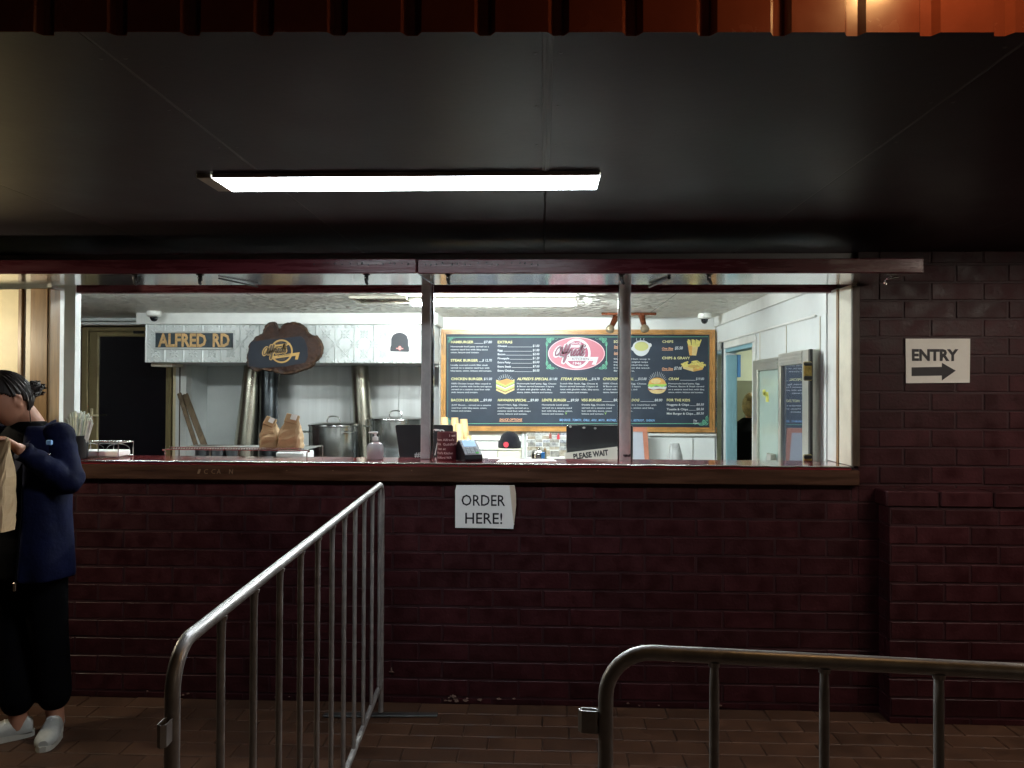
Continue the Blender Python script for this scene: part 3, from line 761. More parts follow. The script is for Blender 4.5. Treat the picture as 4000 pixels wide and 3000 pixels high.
# recess walls
mb = MB(); mb.box(pv(733, 6.6), pv(960, 7.0), RY, RY + .08, FLR, CEIL); st('recess_wall', mb, m_white)
mb = MB(); mb.box(pv(676, 6.6), pv(733, 6.6), 6.68, RY + .08, FLR, CEIL); st('recess_side_wall', mb, m_white)
mb = MB(); mb.box(XH, XH + .08, BYM + .1, RY + .08, FLR, CEIL); st('recess_right_wall', mb, m_steel)
ss = thing('steel_splashback', 'brushed stainless sheets behind the stock pots', 'splashback', (-1.8, RY, FLR))
edges = [960, 1095, 1372, 1560, 1780]
for a, b in zip(edges[:-1], edges[1:]):
    xb = min(pv(b, RY) - .002, XH - .002)
    mb = MB(); mb.box(pv(a, RY), xb, RY - .012, RY, FLR, 1.9, .002); mb.build('steel_sheet', m_steel, ss)
# hood
HX0, HX1, HY = P(566, 1300, 6.1).x, XH, 6.1
hz = PZ(1417, HY, 1000); ht = PZ(1268, HY, 1000)
hood = thing('range_hood', 'long white hood clad in pressed tin over the cooking recess', 'range hood', ((HX0 + HX1) / 2, HY, hz))
mb = MB(); mb.box(HX0, HX1, HY, RY - .013, hz, ht - .001, .004); mb.build('hood_box', m_tin, hood)
mb = MB(); mb.box(HX0 - .06, HX1 + .03, HY - .03, BYM - .001, ht, CEIL - .001, .004); mb.build('top_fascia', m_whitegloss, hood)
pat = MB(); cell = .155; zc0 = (hz + ht) / 2; W2 = (ht - hz) / 2
def ridge(a, b, r=.005):
    pat.tube([(a[0], HY - .0005, a[1]), (b[0], HY - .0005, b[1])], r, 4)
nx = int((HX1 - HX0) / cell) + 1
def clipz(z): return max(hz + .004, min(ht - .004, z))
rz = [zc0 - cell / 2, zc0 + cell / 2]
for i in range(nx + 1):
    cxx = HX0 + .01 + i * cell
    if cxx < HX1 - .005: ridge((cxx, hz + .004), (cxx, ht - .004), .007)
    for j in (-2, -1, 0, 1, 2):
        cz = zc0 + j * cell / 2 * 1.0
        ax = cxx + (cell / 2 if j % 2 else 0)
        if ax > HX1 - .02 or cz > ht - .01 or cz < hz + .01: continue
        # rosette with eight petals
        for q in range(8):
            a = q * math.pi / 4
            r0, r1 = .010, .046 if q % 2 else .034
            p0 = (ax + r0 * math.cos(a), cz + r0 * math.sin(a)); p1 = (ax + r1 * math.cos(a), cz + r1 * math.sin(a))
            if p1[0] < HX0 + .004 or p1[0] > HX1 - .004 or not hz + .004 < p1[1] < ht - .004: continue
            ridge(p0, p1, .006)
        pat.lathe([(.009, 0), (.006, .005), (1e-4, .006)], (0, 0, 0), 8, TR(ax, HY, cz, R(90)))
        pts = [(ax + .024 * math.cos(a), cz + .024 * math.sin(a)) for a in [k * math.pi / 6 for k in range(12)]]
        if ax - .03 > HX0 and ax + .03 < HX1 and hz + .03 < cz < ht - .03: pat.tube([(x, HY - .0005, z) for x, z in pts], .0045, 4, closed=True)
for i in range(int((HX1 - HX0) / .052)):
    x = HX0 + .03 + i * .052
    for z in (hz + .012, ht - .012): pat.lathe([(.012, 0), (.007, .005), (1e-4, .006)], (0, 0, 0), 8, TR(x, HY, z, R(90)))
pat.build('pressed_pattern', m_tin, hood, kind='stuff')
sidep = MB()
for i in range(4):
    for j in range(4):
        sidep.lathe([(.03, 0), (.014, .004), (1e-4, .006)], (0, 0, 0), 8, TR(HX1, HY + .05 + i * .09, hz + .05 + j * .1, 0, R(90)))
sidep.build('pressed_side_pattern', m_tin, hood, kind='stuff')
q0, q1 = P(612, 1430, 6.3), P(695, 1445, 6.3)
mb = MB(); mb.box(q0.x, q1.x, 6.2, 6.4, hz - .03, hz - .002, .006); mb.build('hood_lamp', m_creamtrim, hood)

# flues and stove
stove = thing('cooking_range', 'long steel cooking range under the hood', 'range', (-2, 6.4, FLR))
SZ = .83
mb = MB(); mb.box(pv(735, 6.6), XH - .02, 6.05, RY - .014, FLR, SZ - .01, .006); mb.build('body', m_steel, stove)
mb = MB(); mb.box(pv(733, 6.6), XH - .01, 6.03, RY - .014, SZ - .009, SZ, .002); mb.build('cooktop', m_pan, stove)
def flue(pts, m, lab, Y=6.75):
    (xa, ya, wa), (xb_, yb, wb_) = pts
    a, b = P(xa, ya, Y), P(xb_, yb, Y)
    ra, rb = wa / 2 * Y / F, wb_ / 2 * Y / F
    d = (a - b) / (a.z - b.z)
    lo = b + d * (SZ + .003 - b.z); hi = a + d * (hz + .03 - a.z)
    rl = rb + (rb - ra) * (b.z - SZ) / (a.z - b.z) * .6
    return lo, hi, rl, ra
for pts, m, lab in ((((987, 1440, 64), (962, 1760, 100)), m_flue, 'tapered smoke stained flue nearest the leaning timber boards'),
                    (((1050, 1440, 72), (1050, 1780, 72)), m_fluedark, 'straight dark flue just behind the brown paper bags'),
                    (((1406, 1440, 66), (1418, 1650, 76)), m_flue, 'tapered steel flue rising between the two stock pots')):
    lo, hi, rl, ra = flue(pts, m, lab)
    t = thing('flue', lab, 'flue', lo, group='flues over the cooking range')
    mb = MB(); mb.tube([lo, lo + (hi - lo) * .45, hi], [rl, (rl + ra) / 2, ra], 28); mb.build('pipe', m, t)
    mid = lo + (hi - lo) * .97
    mb = MB(); mb.tube([lo, lo + (hi - lo) * .02], [rl + .006, rl + .005], 28); mb.build('collar', m_steel, t)

# ------------------------------------------------------------------ stock pots
def pot(px, pyt, wpx, Y, lab, hang=1.):
    c = P(px, pyt, Y); r = wpx / 2 * Y / F; z1 = c.z; h = z1 - SZ - .004
    t = thing('stock_pot', lab, 'pot', (c.x, Y, SZ + .004), 'steel stock pots on the range')
    mb = MB(); mb.lathe([(r * .97, 0), (r, .01), (r, h * .86), (r * 1.0, h - .004), (r * 1.03, h), (r * 1.03, h + .006), (r * .98, h + .006), (r * .97, h * .9)], (0, 0, 0), 40); mb.build('body', m_potsteel, t, local=True)
    mb = MB(); mb.lathe([(r * 1.035, h + .007), (r * 1.03, h + .014), (r * .9, h + .022), (r * .5, h + .032), (1e-4, h + .036)], (0, 0, 0), 40); ld = mb.build('lid', m_steelpol, t, local=True)
    mb = MB(); mb.tube(smooth_path([(-.055, 0, h + .03), (-.052, 0, h + .055), (-.03, 0, h + .078), (.03, 0, h + .078), (.052, 0, h + .055), (.055, 0, h + .03)], 4), .006, 8); mb.build('lid_handle', m_steelpol, ld, local=True)
    for a in (R(195), R(-38)):
        mb = MB(); M = TR(0, 0, 0, 0, 0, a)
        mb.tube([M @ p for p in smooth_path([(r * .99, -.05, h * .86), (r * 1.12, -.055, h * .87), (r * 1.22, -.03, h * .88), (r * 1.22, .03, h * .88), (r * 1.12, .055, h * .87), (r * .99, .05, h * .86)], 4)], .007, 8)
        mb.build('side_handle', m_steelpol, t, local=True)
    return t
pot(1303, 1664, 190, 6.35, 'wide steel stock pot with lid, right of the brown paper bags')
pot(1545, 1640, 205, 6.72, 'tall steel stock pot half hidden by the left screen')

# planks and dark pans
for k, (xa, ya, xb_, yb, w) in enumerate(((700, 1537, 772, 1760, .035), (722, 1540, 806, 1760, .05))):
    a, b = P(xa, ya, 6.55 + .04 * k), P(xb_, yb, 6.35 + .04 * k); d = (b - a); b = a + d * ((a.z - SZ - .005) / -d.z)
    mb = MB(); L_ = (a - b).length; mid = (a + b) / 2
    zax = (a - b).normalized(); xax = Vector((1, 0, 0)); yax = zax.cross(xax).normalized(); xax = yax.cross(zax)
    M = Matrix((xax, yax, zax)).transposed().to_4x4(); M.translation = mid
    mb.obox(M, w, .02, L_, .002)
    o = mb.build('leaning_board', m_plank, None, label=('wide brown timber board leaning in the recess beside the pans' if k else 'narrow brown timber board leaning against the white jamb'), cat='board', group='boards leaning in the recess')
for px, w in ((792, 60), (855, 66), (905, 50)):
    c = P(px, 1750, 4.35)
    mb = MB(); r = w / 2 * 4.35 / F; mb.lathe([(r * .8, 0), (r, .07), (r * 1.04, .072), (r * .95, .07), (r * .76, .006)], (c.x, 4.35, c.z - .074), 24)
    mb.build('dark_bowl', m_pan, None, label={792: 'dark metal bowl under the left end of the wire shelf', 855: 'middle dark metal bowl under the wire shelf', 905: 'dark metal bowl under the wire shelf nearest the flue'}[px], cat='bowl', group='bowls under the wire shelf')

# inner bench (hidden below the counter line) and back bench
mb = MB(); mb.box(-2.3, 1.2, 3.90, 4.62, .85, .88, .004)
bn = thing('work_bench', 'steel work bench just inside the counter', 'bench', (0, 4.2, FLR)); mb.build('top', m_steel, bn)
for x in (-2.2, -.6, 1.1):
    for y in (3.96, 4.56):
        mb = MB(); mb.box(x - .02, x + .02, y - .02, y + .02, FLR, .849); mb.build('leg', m_steel, bn)
bk = thing('back_bench', 'low white bench along the menu wall', 'bench', (0, 6.1, FLR))
mb = MB(); mb.box(XH + .05, 1.0, 5.75, 6.33, .83, .86, .004); mb.build('top', m_whitegloss, bk)
mb = MB(); mb.box(XH + .1, .95, 5.8, 6.3, FLR, .829); mb.build('cabinet', m_whitegloss, bk)
BB = .8605
for px in (792, 855, 905): pass
# rack on which the bowls stand
mb = MB(); zb = P(792, 1750, 4.35).z - .075; mb.box(PX(740, 4.35), PX(945, 4.35), 4.28, 4.44, .881, zb, .004)
mb.build('bowl_stand', m_steel, None, label='plain steel box the dark bowls stand on', cat='box')

# ------------------------------------------------------------------ wire shelf on the counter
RYF, RYB = 3.88, 4.20
rk = thing('wire_shelf', 'long low chrome wire shelf carrying the paper bags', 'wire shelf', (P(900, 1755, RYF).x, 3.95, 1.15))
zr = PZ(1757, RYF, 900); x0, x1 = PX(648, RYF), PX(1200, RYF)
mb = MB()
mb.tube(smooth_path([(x0 - .003, RYF, 1.1455), (x0, RYF, zr - .012), (x0 + .012, RYF, zr), ((x0 + x1) / 2, RYF, zr), (x1 - .012, RYF, zr), (x1, RYF, zr - .012), (x1, RYF, 1.1455)], 4), .0032, 8)
mb.tube([(x0 + .01, RYB, .89), (x0 + .01, RYB, zr), (x1 - .01, RYB, zr), (x1 - .01, RYB, .89)], .003, 8)
mb.tube([(x0 + .02, RYF, zr + .012), (x1 - .03, RYF, zr + .010)], .0025, 8)
mb.build('rim', m_steelpol, rk)
mb = MB(); n_ = 52
for i in range(n_):
    x = x0 + .02 + (x1 - x0 - .04) * i / (n_ - 1); mb.tube([(x, RYF, zr), (x, RYB, zr)], .0022, 5); 
    mb.tube([(x, RYF, zr), (x + .006, RYF, zr + .011)], .002, 4)
mb.build('shelf_wires', m_steelpol, rk, kind='stuff')
q0, q1 = P(1090, 1765, 4.3), P(1196, 1765, 4.3)
mb = MB(); mb.box(q0.x, q1.x, 4.25, 4.45, .881, q0.z, .004); mb.box(q0.x + .01, q1.x - .02, 4.27, 4.4, q0.z + .0005, q0.z + .012, .003); mb.build('white_carton', m_whiteplastic, None, label='low white carton on the bench under the right end of the wire shelf', cat='carton')

def paper_bag(px0, px1, pyt, pyb, Y, seed, lab, lean):
    r_ = random.Random(seed); a, b = PX(px0, Y), PX(px1, Y); zt, zb = PZ(pyt, Y, 1080), zr + .003
    w = (b - a) / 2; cx = (a + b) / 2; h = zt - zb; n = 20; o = MB(); K = 9
    for k in range(K + 1):
        t = k / K; ww = w * (1 - .10 * t - .35 * max(0, t - .5) ** 1.3 * 2); dd = .055 * (1 - .93 * max(0, (t - .35) / .65) ** 1.2)
        for j in range(n):
            an = 2 * math.pi * j / n; c_, s_ = math.cos(an), math.sin(an)
            sx = math.copysign(abs(c_) ** .35, c_); sy = math.copysign(abs(s_) ** .35, s_)
            jx = r_.uniform(-.004, .004) if 0 < k < K else 0
            o.v.append((cx + lean * t * t + ww * sx + jx, Y + .06 + dd * sy + jx * .8, zb + h * t * (1 - .0) + .006 * math.sin(3 * c_ + seed) * (t > .8)))
    for k in range(K):
        for j in range(n): o.face((k * n + j, k * n + (j + 1) % n, (k + 1) * n + (j + 1) % n, (k + 1) * n + j))
    o.face(list(range(n))[::-1]); o.face([K * n + j for j in range(n)])
    t = thing('paper_bag', lab, 'paper bag', (cx, Y + .06, zb), 'paper bags on the wire shelf')
    o.build('bag', m_kraft, t)
    f = MB(); wf = w * .6; M = TR(cx + lean, Y + .055, zt + .002, R(-24), R(12 if lean > 0 else 22), 0); f.obox(M, wf * 2, .016, .05, .003)
    f.build('rolled_top', m_kraft, t)
    f = MB(); M = TR(cx + lean + .012, Y + .046, zt + .012, R(-24), R(12 if lean > 0 else 22)); f.obox(M, wf * .9, .002, .028); f.build('docket', m_paper, t)
paper_bag(1007, 1080, 1652, 1752, 3.92, 3, 'left brown paper bag on the wire shelf with a white docket folded in', -.004)
paper_bag(1078, 1166, 1640, 1752, 3.90, 8, 'right taller brown paper bag on the wire shelf', .008)

# sanitiser bottle
t = thing('sanitiser_bottle', 'clear pump bottle of hand sanitiser on the red counter', 'bottle', (P(1466, 1750, 3.80).x, 3.80, 1.1445))
r = 33 * 3.80 / F
mb = MB(); mb.lathe([(r * .9, 0), (r, .004), (r, .062), (r * .85, .078), (.013, .088), (.013, .094)], (0, 0, 0), 24, None, 1, .7); mb.build('bottle', m_clear, t, local=True)
mb = MB(); mb.lathe([(r * .86, .003), (r * .95, .006), (r * .95, .042), (1e-4, .042)], (0, 0, 0), 24, None, 1, .68); mb.build('gel', m_gel, t, local=True)
mb = MB(); mb.lathe([(.015, .0945), (.015, .112), (.006, .114), (.006, .128)], (0, 0, 0), 16); mb.box(-.016, .012, -.009, .009, .128, .138, .003); mb.box(-.034, -.012, -.004, .004, .131, .137, .002); mb.tube([(0, 0, .01), (0, 0, .093)], .0025, 6); mb.build('pump', m_whiteplastic, t, local=True)

# ------------------------------------------------------------------ screens
def screen(px0, px1, pyt, Y, lab, slant, zb=.905):
    a, b = PX(px0, Y), PX(px1, Y); zt = PZ(pyt, Y, (px0 + px1) / 2)
    t = thing('till_screen', lab, 'screen', ((a + b) / 2, Y, .8805), 'black backs of the till screens')
    pts = []; rr = .012; z0 = zb
    bl = a + slant
    cs = [(bl, z0), (b, z0), (b, zt), (a, zt)]
    outl = []
    for i, (x, z) in enumerate(cs):
        p = Vector((x, z)); pr = Vector(cs[i - 1]); nx_ = Vector(cs[(i + 1) % 4]); u = (pr - p).normalized(); v = (nx_ - p).normalized()
        for q in range(5):
            s_ = q / 4; outl.append(tuple(p + u * rr * (1 - s_) ** 2 + v * rr * s_ ** 2))
    mb = MB(); mb.prism(outl, Y, Y + .022); mb.build('back_cover', m_blackplastic, t)
    mb = MB(); mb.tube([(x, Y + .004, z) for x, z in outl], .0022, 6, closed=True); mb.build('rim', m_steelpol, t)
    mb = MB(); cx = (a + b) / 2; mb.box(cx - .04, cx + .04, Y + .023, Y + .09, .90, z0 + .12, .006); mb.box(cx - .1, cx + .1, Y - .0, Y + .18, .881, .899, .006); mb.build('stand', m_blackplastic, t)
    return t, a, b, zt
ts, a, b, zt = screen(1545, 1770, 1660, 4.15, 'black till screen turned away behind the left post', .055)
mb = MB(); q0, q1 = P(1619, 1786, 4.15), P(1672, 1786, 4.15); text(mb, '#P', q0.x, q1.x - .02, q0.z, .028, 4.1485, 0, .02); mb.build('lettering', m_ink_w, ts)
ts2, a, b, zt = screen(2214, 2472, 1662, 4.35, 'large black till screen behind the please wait notice', .004)
mb = MB()
for px, py in ((2228, 1667), (2281, 1671), (2325, 1673)):
    q = P(px, py, 4.35); mb.ellipsoid((q.x, 4.349, q.z), (.008, .003, .006), 10, 6)
mb.build('adhesive_pad', m_greybag, ts2)
mb = MB(); mb.tube(smooth_path([(PX(1690, 4.13), 4.13, PZ(1680, 4.13)), (PX(1720, 4.1), 4.1, PZ(1684, 4.1)), (PX(1712, 4.1), 4.1, PZ(1720, 4.1)), (PX(1700, 4.1), 4.1, PZ(1780, 4.1))], 6), .002, 6); mb.tube(smooth_path([(PX(1700, 4.12), 4.12, PZ(1684, 4.12)), (PX(1730, 4.08), 4.08, PZ(1682, 4.08)), (PX(1738, 4.1), 4.1, PZ(1692, 4.1))], 6), .002, 6)
mb.build('cable', m_whiteplastic, ts)
# please wait notice
PYN = 4.2
cs = [P(2206, 1769, PYN), P(2416, 1744, PYN), P(2416, 1850, PYN), P(2206, 1875, PYN)]
t = thing('please_wait_notice', 'laminated PLEASE WAIT notice tilted against the large till screen', 'notice', ((cs[0].x + cs[1].x) / 2, PYN, cs[2].z))
mb = MB(); mb.prism([(p.x, p.z) for p in cs], PYN, PYN + .0015); mb.build('sheet', m_paperold, t)
q0, q1 = P(2241, 1794, PYN), P(2377, 1777, PYN)
rot = math.atan2(q1.z - q0.z, q1.x - q0.x)
mb = MB(); text(mb, 'PLEASE WAIT', q0.x, q0.x + (q1 - q0).length, q0.z, PZ(1779, PYN) - PZ(1799, PYN), PYN - .0012, 0, .04, rot); mb.build('lettering', m_black_ink, t)

# maroon foam can sleeve with lettering
SX0, SX1 = PX(1707, 3.80), PX(1784, 3.80); cx = (SX0 + SX1) / 2; r = (SX1 - SX0) / 2; zs = PZ(1687, 3.80, 1745)
t = thing('drink_sleeve', 'maroon printed drink sleeve standing on the counter beside the left post', 'drink sleeve', (cx, 3.82, 1.1445))
h = zs - 1.1445
mb = MB(); mb.lathe([(r * .96, 0), (r, .004), (r, h - .004), (r * .97, h), (r * .88, h), (r * .88, h - .03), (1e-4, h - .03)], (0, 0, 0), 36); mb.build('sleeve', m_maroonfabric, t, local=True)
mb = MB()
def curved(mb_, s, a0, a1, z, cap):
    n0 = len(mb_.v); text(mb_, s, a0 * r, a1 * r, z, cap, 0, 0, .018)
    for i in range(n0, len(mb_.v)):
        x, y, zz = mb_.v[i]; th = x / r; mb_.v[i] = ((r + .0006) * math.sin(th), -(r + .0006) * math.cos(th), zz)
for s, a0, a1, zf in (('I eat', .35, 1.1, .84), ("from Alfred's", -1.2, .9, .69), ('WA  Guildford', -1.2, 1.2, .53), ('I eat at', -1.1, .0, .37), ("Alfred's Kitchen", -1.25, .75, .22), ('Guildford WA', -1.25, .6, .06)):
    curved(mb, s, a0, a1, h * zf, .011)
mb.build('lettering', mat('pinkish print', (.55, .38, .38), .6), t, local=True)

# payment terminal
q = P(1832, 1770, 3.76)
t = thing('payment_terminal', 'black card payment terminal with lit screen on the counter', 'card terminal', (q.x, 3.78, 1.1445))
body = MB(); w2 = .046
sec = [(-.055, .0), (-.060, .012), (-.052, .030), (.030, .098), (.042, .100), (.058, .07), (.058, .0)]   # y, z side section
for sx in (-1, 1):
    for y, z in sec: body.v.append((sx * w2, y, z))
k = len(sec)
body.face(list(range(k))); body.face([k + i for i in range(k)][::-1])
for i in range(k): j = (i + 1) % k; body.face((i, k + i, k + j, j))
ob = body.build('body', m_blackplastic, t, local=True)
ang = math.atan2(.068, .082)
def onface(s, hgt=.001): return TR(0, -.052 + s * .082 - .6 * hgt, .030 + s * .068 + .8 * hgt, ang)
mb = MB(); mb.obox(onface(.5, .002), .086, .104, .004, .002); mb.build('face_plate', m_greypanel, t, local=True)
mb = MB(); mb.obox(onface(.73, .005), .066, .042, .002); mb.build('display', m_screen, t, local=True)
for r_ in range(4):
    for c_ in range(3):
        M = onface(.44 - r_ * .115, .006) @ Matrix.Translation(((c_ - 1) * .022, 0, 0))
        mb = MB(); mb.obox(M, .017, .0095, .003, .001); mb.build('key', m_keygreen if (r_ == 3 and c_ == 2) else m_key, t, local=True)
t.rotation_euler.z = R(28)

# loose papers on the counter
def loose(pxs, lab, z, rz=0):
    pts = [P(a, b, 3.0) for a, b in pxs]
    pp = []
    for (a, b) in pxs:
        d = P(a, b, 3.0) - Vector((0, 0, EYE)); tt = (1.1445 - EYE) / d.z; pp.append(Vector((0, 0, EYE)) + d * tt)
    mb = MB(); n = len(pp)
    mb.v = [(p.x, p.y, 1.1448 + z) for p in pp] + [(p.x, p.y, 1.1458 + z + .002 * (i % 2)) for i, p in enumerate(pp)]
    mb.face(list(range(n))); mb.face([n + i for i in range(n)][::-1])
    for i in range(n): j = (i + 1) % n; mb.face((i, n + i, n + j, j))
    return mb.build('loose_paper', m_paper, None, label=lab, cat='paper', group='papers on the counter')
loose([(1938, 1805), (2175, 1803), (2160, 1795), (1960, 1794)], 'larger white printed sheet lying on the counter front edge', 0)
loose([(1905, 1793), (2010, 1793), (2010, 1790), (1912, 1790)], 'small white slip lying behind the larger sheet', 0)

# serviette basket and straws
q0, q1 = P(300, 1730, 3.62), P(462, 1727, 3.62)
bt = thing('serviette_basket', 'chrome wire basket of white serviettes at the left of the counter', 'basket', ((q0.x + q1.x) / 2 - .02, 3.81, 1.1445))
x0, x1 = P(290, 1740, 3.74).x, P(462, 1740, 3.74).x; ya, yb = 3.74, 3.88; zt_ = PZ(1731, 3.74, 400)
mb = MB()
mb.tube([(x0, ya, zt_), (x1, ya, zt_), (x1, yb, zt_), (x0, yb, zt_)], .0028, 6, closed=True)
mb.tube([(x0, ya, 1.149), (x1, ya, 1.149), (x1, yb, 1.149), (x0, yb, 1.149)], .0028, 6, closed=True)
for x in (x0, (x0 + x1) / 2 + .01, x1):
    mb.tube([(x, ya, 1.149), (x, ya, zt_)], .0025, 6); mb.tube([(x, yb, 1.149), (x, yb, zt_)], .0025, 6)
for x in (x0 + .05, x1 - .04):
    mb.tube([(x + .06 * math.cos(a), 3.81, 1.184 + .03 * math.sin(a)) for a in [i * math.pi / 8 for i in range(9)]], .002, 6)
mb.build('wire_frame', m_steelpol, bt)
mb = MB()
mb.box(x0 + .006, x1 - .008, ya + .01, yb - .01, 1.152, 1.180, .004)
mb.build('serviettes', m_paper, None, label='pile of folded white paper serviettes inside the wire basket', cat='serviettes')
sj = thing('straw_jar', 'jar crammed with paper wrapped straws beside the hatch jamb', 'straw jar', (-2.29, 3.71, 1.1445))
jx = -2.285
mb = MB(); mb.lathe([(.04, 1.145), (.045, 1.148), (.045, 1.26), (.043, 1.26), (.042, 1.152), (1e-4, 1.152)], (jx, 3.71, 0), 20); mb.build('jar', m_black, sj)
sr = random.Random(5)
for i in range(72):
    a = sr.uniform(0, 6.28); rr = .035 * math.sqrt(sr.random()); L_ = sr.uniform(.2, .235)
    bx_, by_ = rr * .6 * math.cos(a), rr * .6 * math.sin(a)
    tx = bx_ * 2.6 + sr.uniform(-.01, .01) - .005; ty = by_ * 1.6
    tx = max(-.06, min(.085, tx * 1.3 + .01)); L_ -= max(0, .04 * abs(tx) / .08)
    mb = MB(); mb.tube([(jx + bx_, 3.71 + by_, 1.154), (jx + tx, 3.71 + ty, 1.154 + L_)], .0044, 5); mb.build('straw', m_straw, sj)

# ------------------------------------------------------------------ cups on the back bench
def cup_stack(px, pyt, Y, wpx, nc, lab):
    c = P(px, pyt, Y); r = wpx / 2 * Y / F
    hc = .105; step = .0115
    t = thing('cup_stack', lab, 'cups', (c.x, Y, BB), 'upturned stacks of tan paper cups')
    z = c.z - hc; i = 0
    while z > BB + .002 and i < 26:
        mb = MB()
        if i == 0: mb.lathe([(r * 1.02, z), (r * 1.04, z + .003), (r * .98, z + .006), (r * .78, z + hc), (1e-4, z + hc - .004)], (c.x, Y, 0), 24)
        else: mb.lathe([(r * 1.02, z), (r * 1.04, z + .003), (r * .99, z + .006), (r * .96, z + step * 1.1)], (c.x, Y, 0), 24)
        mb.build('cup', m_cup, t)
        z -= step; i += 1
    return t
cup_stack(1735, 1630, 5.98, 36, 5, 'stack of tan cups furthest left, rising behind the left screen')
cup_stack(1776, 1631, 6.10, 36, 5, 'second tall stack of tan cups from the left post')
cup_stack(1818, 1637, 6.02, 37, 5, 'slightly leaning tall stack of tan cups, rightmost of the tall ones').rotation_euler.y = R(-2)
cup_stack(1792, 1655, 5.86, 37, 5, 'tan cup stack standing in front of the tall ones')
cup_stack(1828, 1702, 5.84, 37, 3, 'shortest tan cup stack directly behind the card terminal')

# beanie on its tub
bxc = P(1990, 1750, 5.95); zb = bxc.z
t = thing('storage_tub', 'beige plastic tub with the black beanie on its lid', 'tub', (bxc.x, 5.95, BB))
x0, x1 = PX(1940, 5.87), PX(2040, 5.87)
mb = MB(); mb.box(x0 + .004, x1 - .004, 5.875, 6.06, BB, zb - .014, .008); mb.build('body', m_box, t)
mb = MB(); mb.box(x0, x1, 5.87, 6.065, zb - .013, zb - .001, .004); mb.build('lid', m_box, t)
bt_ = thing('beanie', 'black knitted beanie with a red badge displayed on the tub', 'beanie', (bxc.x, 5.95, zb))
hb = PZ(1686, 5.95) - zb; w = 44 * 5.95 / F
mb = MB(); mb.lathe([(w * .9, .035), (w * .92, hb * .4), (w * .84, hb * .65), (w * .62, hb * .87), (w * .3, hb * .99), (1e-4, hb)], (0, 0, 0), 28, None, 1, .8)
mb.build('crown', m_wool, bt_, local=True)
mb = MB(); mb.lathe([(w * .96, 0), (w * 1.02, .006), (w * 1.03, .045), (w * .97, .055), (w * .88, .052)], (0, 0, 0), 28, None, 1, .8); mb.build('cuff', m_wool, bt_, local=True)
mb = MB(); q = P(1982, 1739, 5.87); mb.lathe([(.021, 0), (.021, .003), (1e-4, .004)], (0, 0, 0), 16, TR(-.024, -w * .82 * .985 , .03, R(90), 0, R(14) * -1)); mb.build('badge', m_redbadge, bt_, local=True)
bt_.rotation_euler.y = R(2)

# photo collage
PYc = 6.40
a, b = PX(2058, PYc), PX(2222, PYc); zt, zb = PZ(1681, PYc, 2140), BB + .005
co = thing('photo_collage', 'pinned collage sheet of old photographs beside the beanie', 'poster', ((a + b) / 2, PYc, zb))
mb = MB(); mb.box(a, b, PYc, PYc + .006, zb, zt); mb.build('sheet', m_paper, co)
cr = random.Random(21)
tones = [mat('photo tone %d' % i, c, .45, var=.75, vscale=34, col2=c2_) for i, (c, c2_) in enumerate((((.55, .55, .53), (.16, .16, .17)), ((.40, .38, .33), (.10, .10, .10)), ((.60, .60, .58), (.30, .30, .29)), ((.48, .44, .36), (.20, .15, .10)), ((.5, .52, .56), (.08, .09, .12))))]
nxp, nzp = 5, 6
xs_c = [a + .004 + (b - a - .008) * v for v in (0, .2, .38, .55, .78, 1)]
zs_c = [zt - .01 - (zt - zb) * v for v in (0, .12, .22, .31, .42, .52, .7)]
for i in range(5):
    for j in range(6):
        m_ = cr.choice(tones); mb = MB()
        mb.box(xs_c[i] + cr.uniform(-.006, .006), xs_c[i + 1] + cr.uniform(-.004, .006), PYc - .0012 - .0003 * ((i * 3 + j * 2) % 5), PYc - .0003, zs_c[j + 1] + cr.uniform(-.004, .006), zs_c[j] + cr.uniform(-.004, .002)); mb.build('photograph', m_, co)
def figure(px, py, m_):
    q = P(px, py, PYc - .004); mb = MB(); mb.prism([(q.x - .012, q.z - .03), (q.x + .012, q.z - .03), (q.x + .010, q.z + .008), (q.x - .010, q.z + .008)], PYc - .0035, PYc - .003); mb.lathe([(.006, 0), (.006, .001)], (0, 0, 0), 10, TR(q.x, PYc - .003, q.z + .014, R(90))); mb.build('pictured_figure', m_, co)
figure(2181, 1702, m_redbadge); figure(2150, 1700, m_meat); figure(2129, 1757, m_brownjamb)
# metal canister
q = P(2106, 1757, 4.9); r = 30 * 4.9 / F
t = thing('steel_canister', 'shiny rounded steel canister in front of the photo collage', 'canister', (q.x, 4.9, .7))
mb = MB(); zt = q.z; mb.lathe([(r * .9, .60), (r, .62), (r, zt - .03), (r * .9, zt - .01), (r * .7, zt - .002), (.004, zt)], (q.x, 4.9, 0), 28); mb.build('body', m_steelpol, t)
mb = MB(); mb.lathe([(.006, zt), (.01, zt + .008), (.008, zt + .013), (1e-4, zt + .014)], (q.x, 4.9, 0), 12); mb.build('knob', m_steelpol, t)
mb = MB(); mb.box(q.x + r * .25, q.x + r * .75, 4.9 - r * .995, 4.9 - r * .7, zt - .10, zt - .012, .003); mb.build('blue_label', m_bluedark, t)
mb = MB(); mb.box(q.x - .3, q.x + .35, 4.75, 5.15, FLR, .599, .004); mb.build('island_cabinet', m_whitegloss, None, label='low white cabinet the steel canister stands on', cat='cabinet')
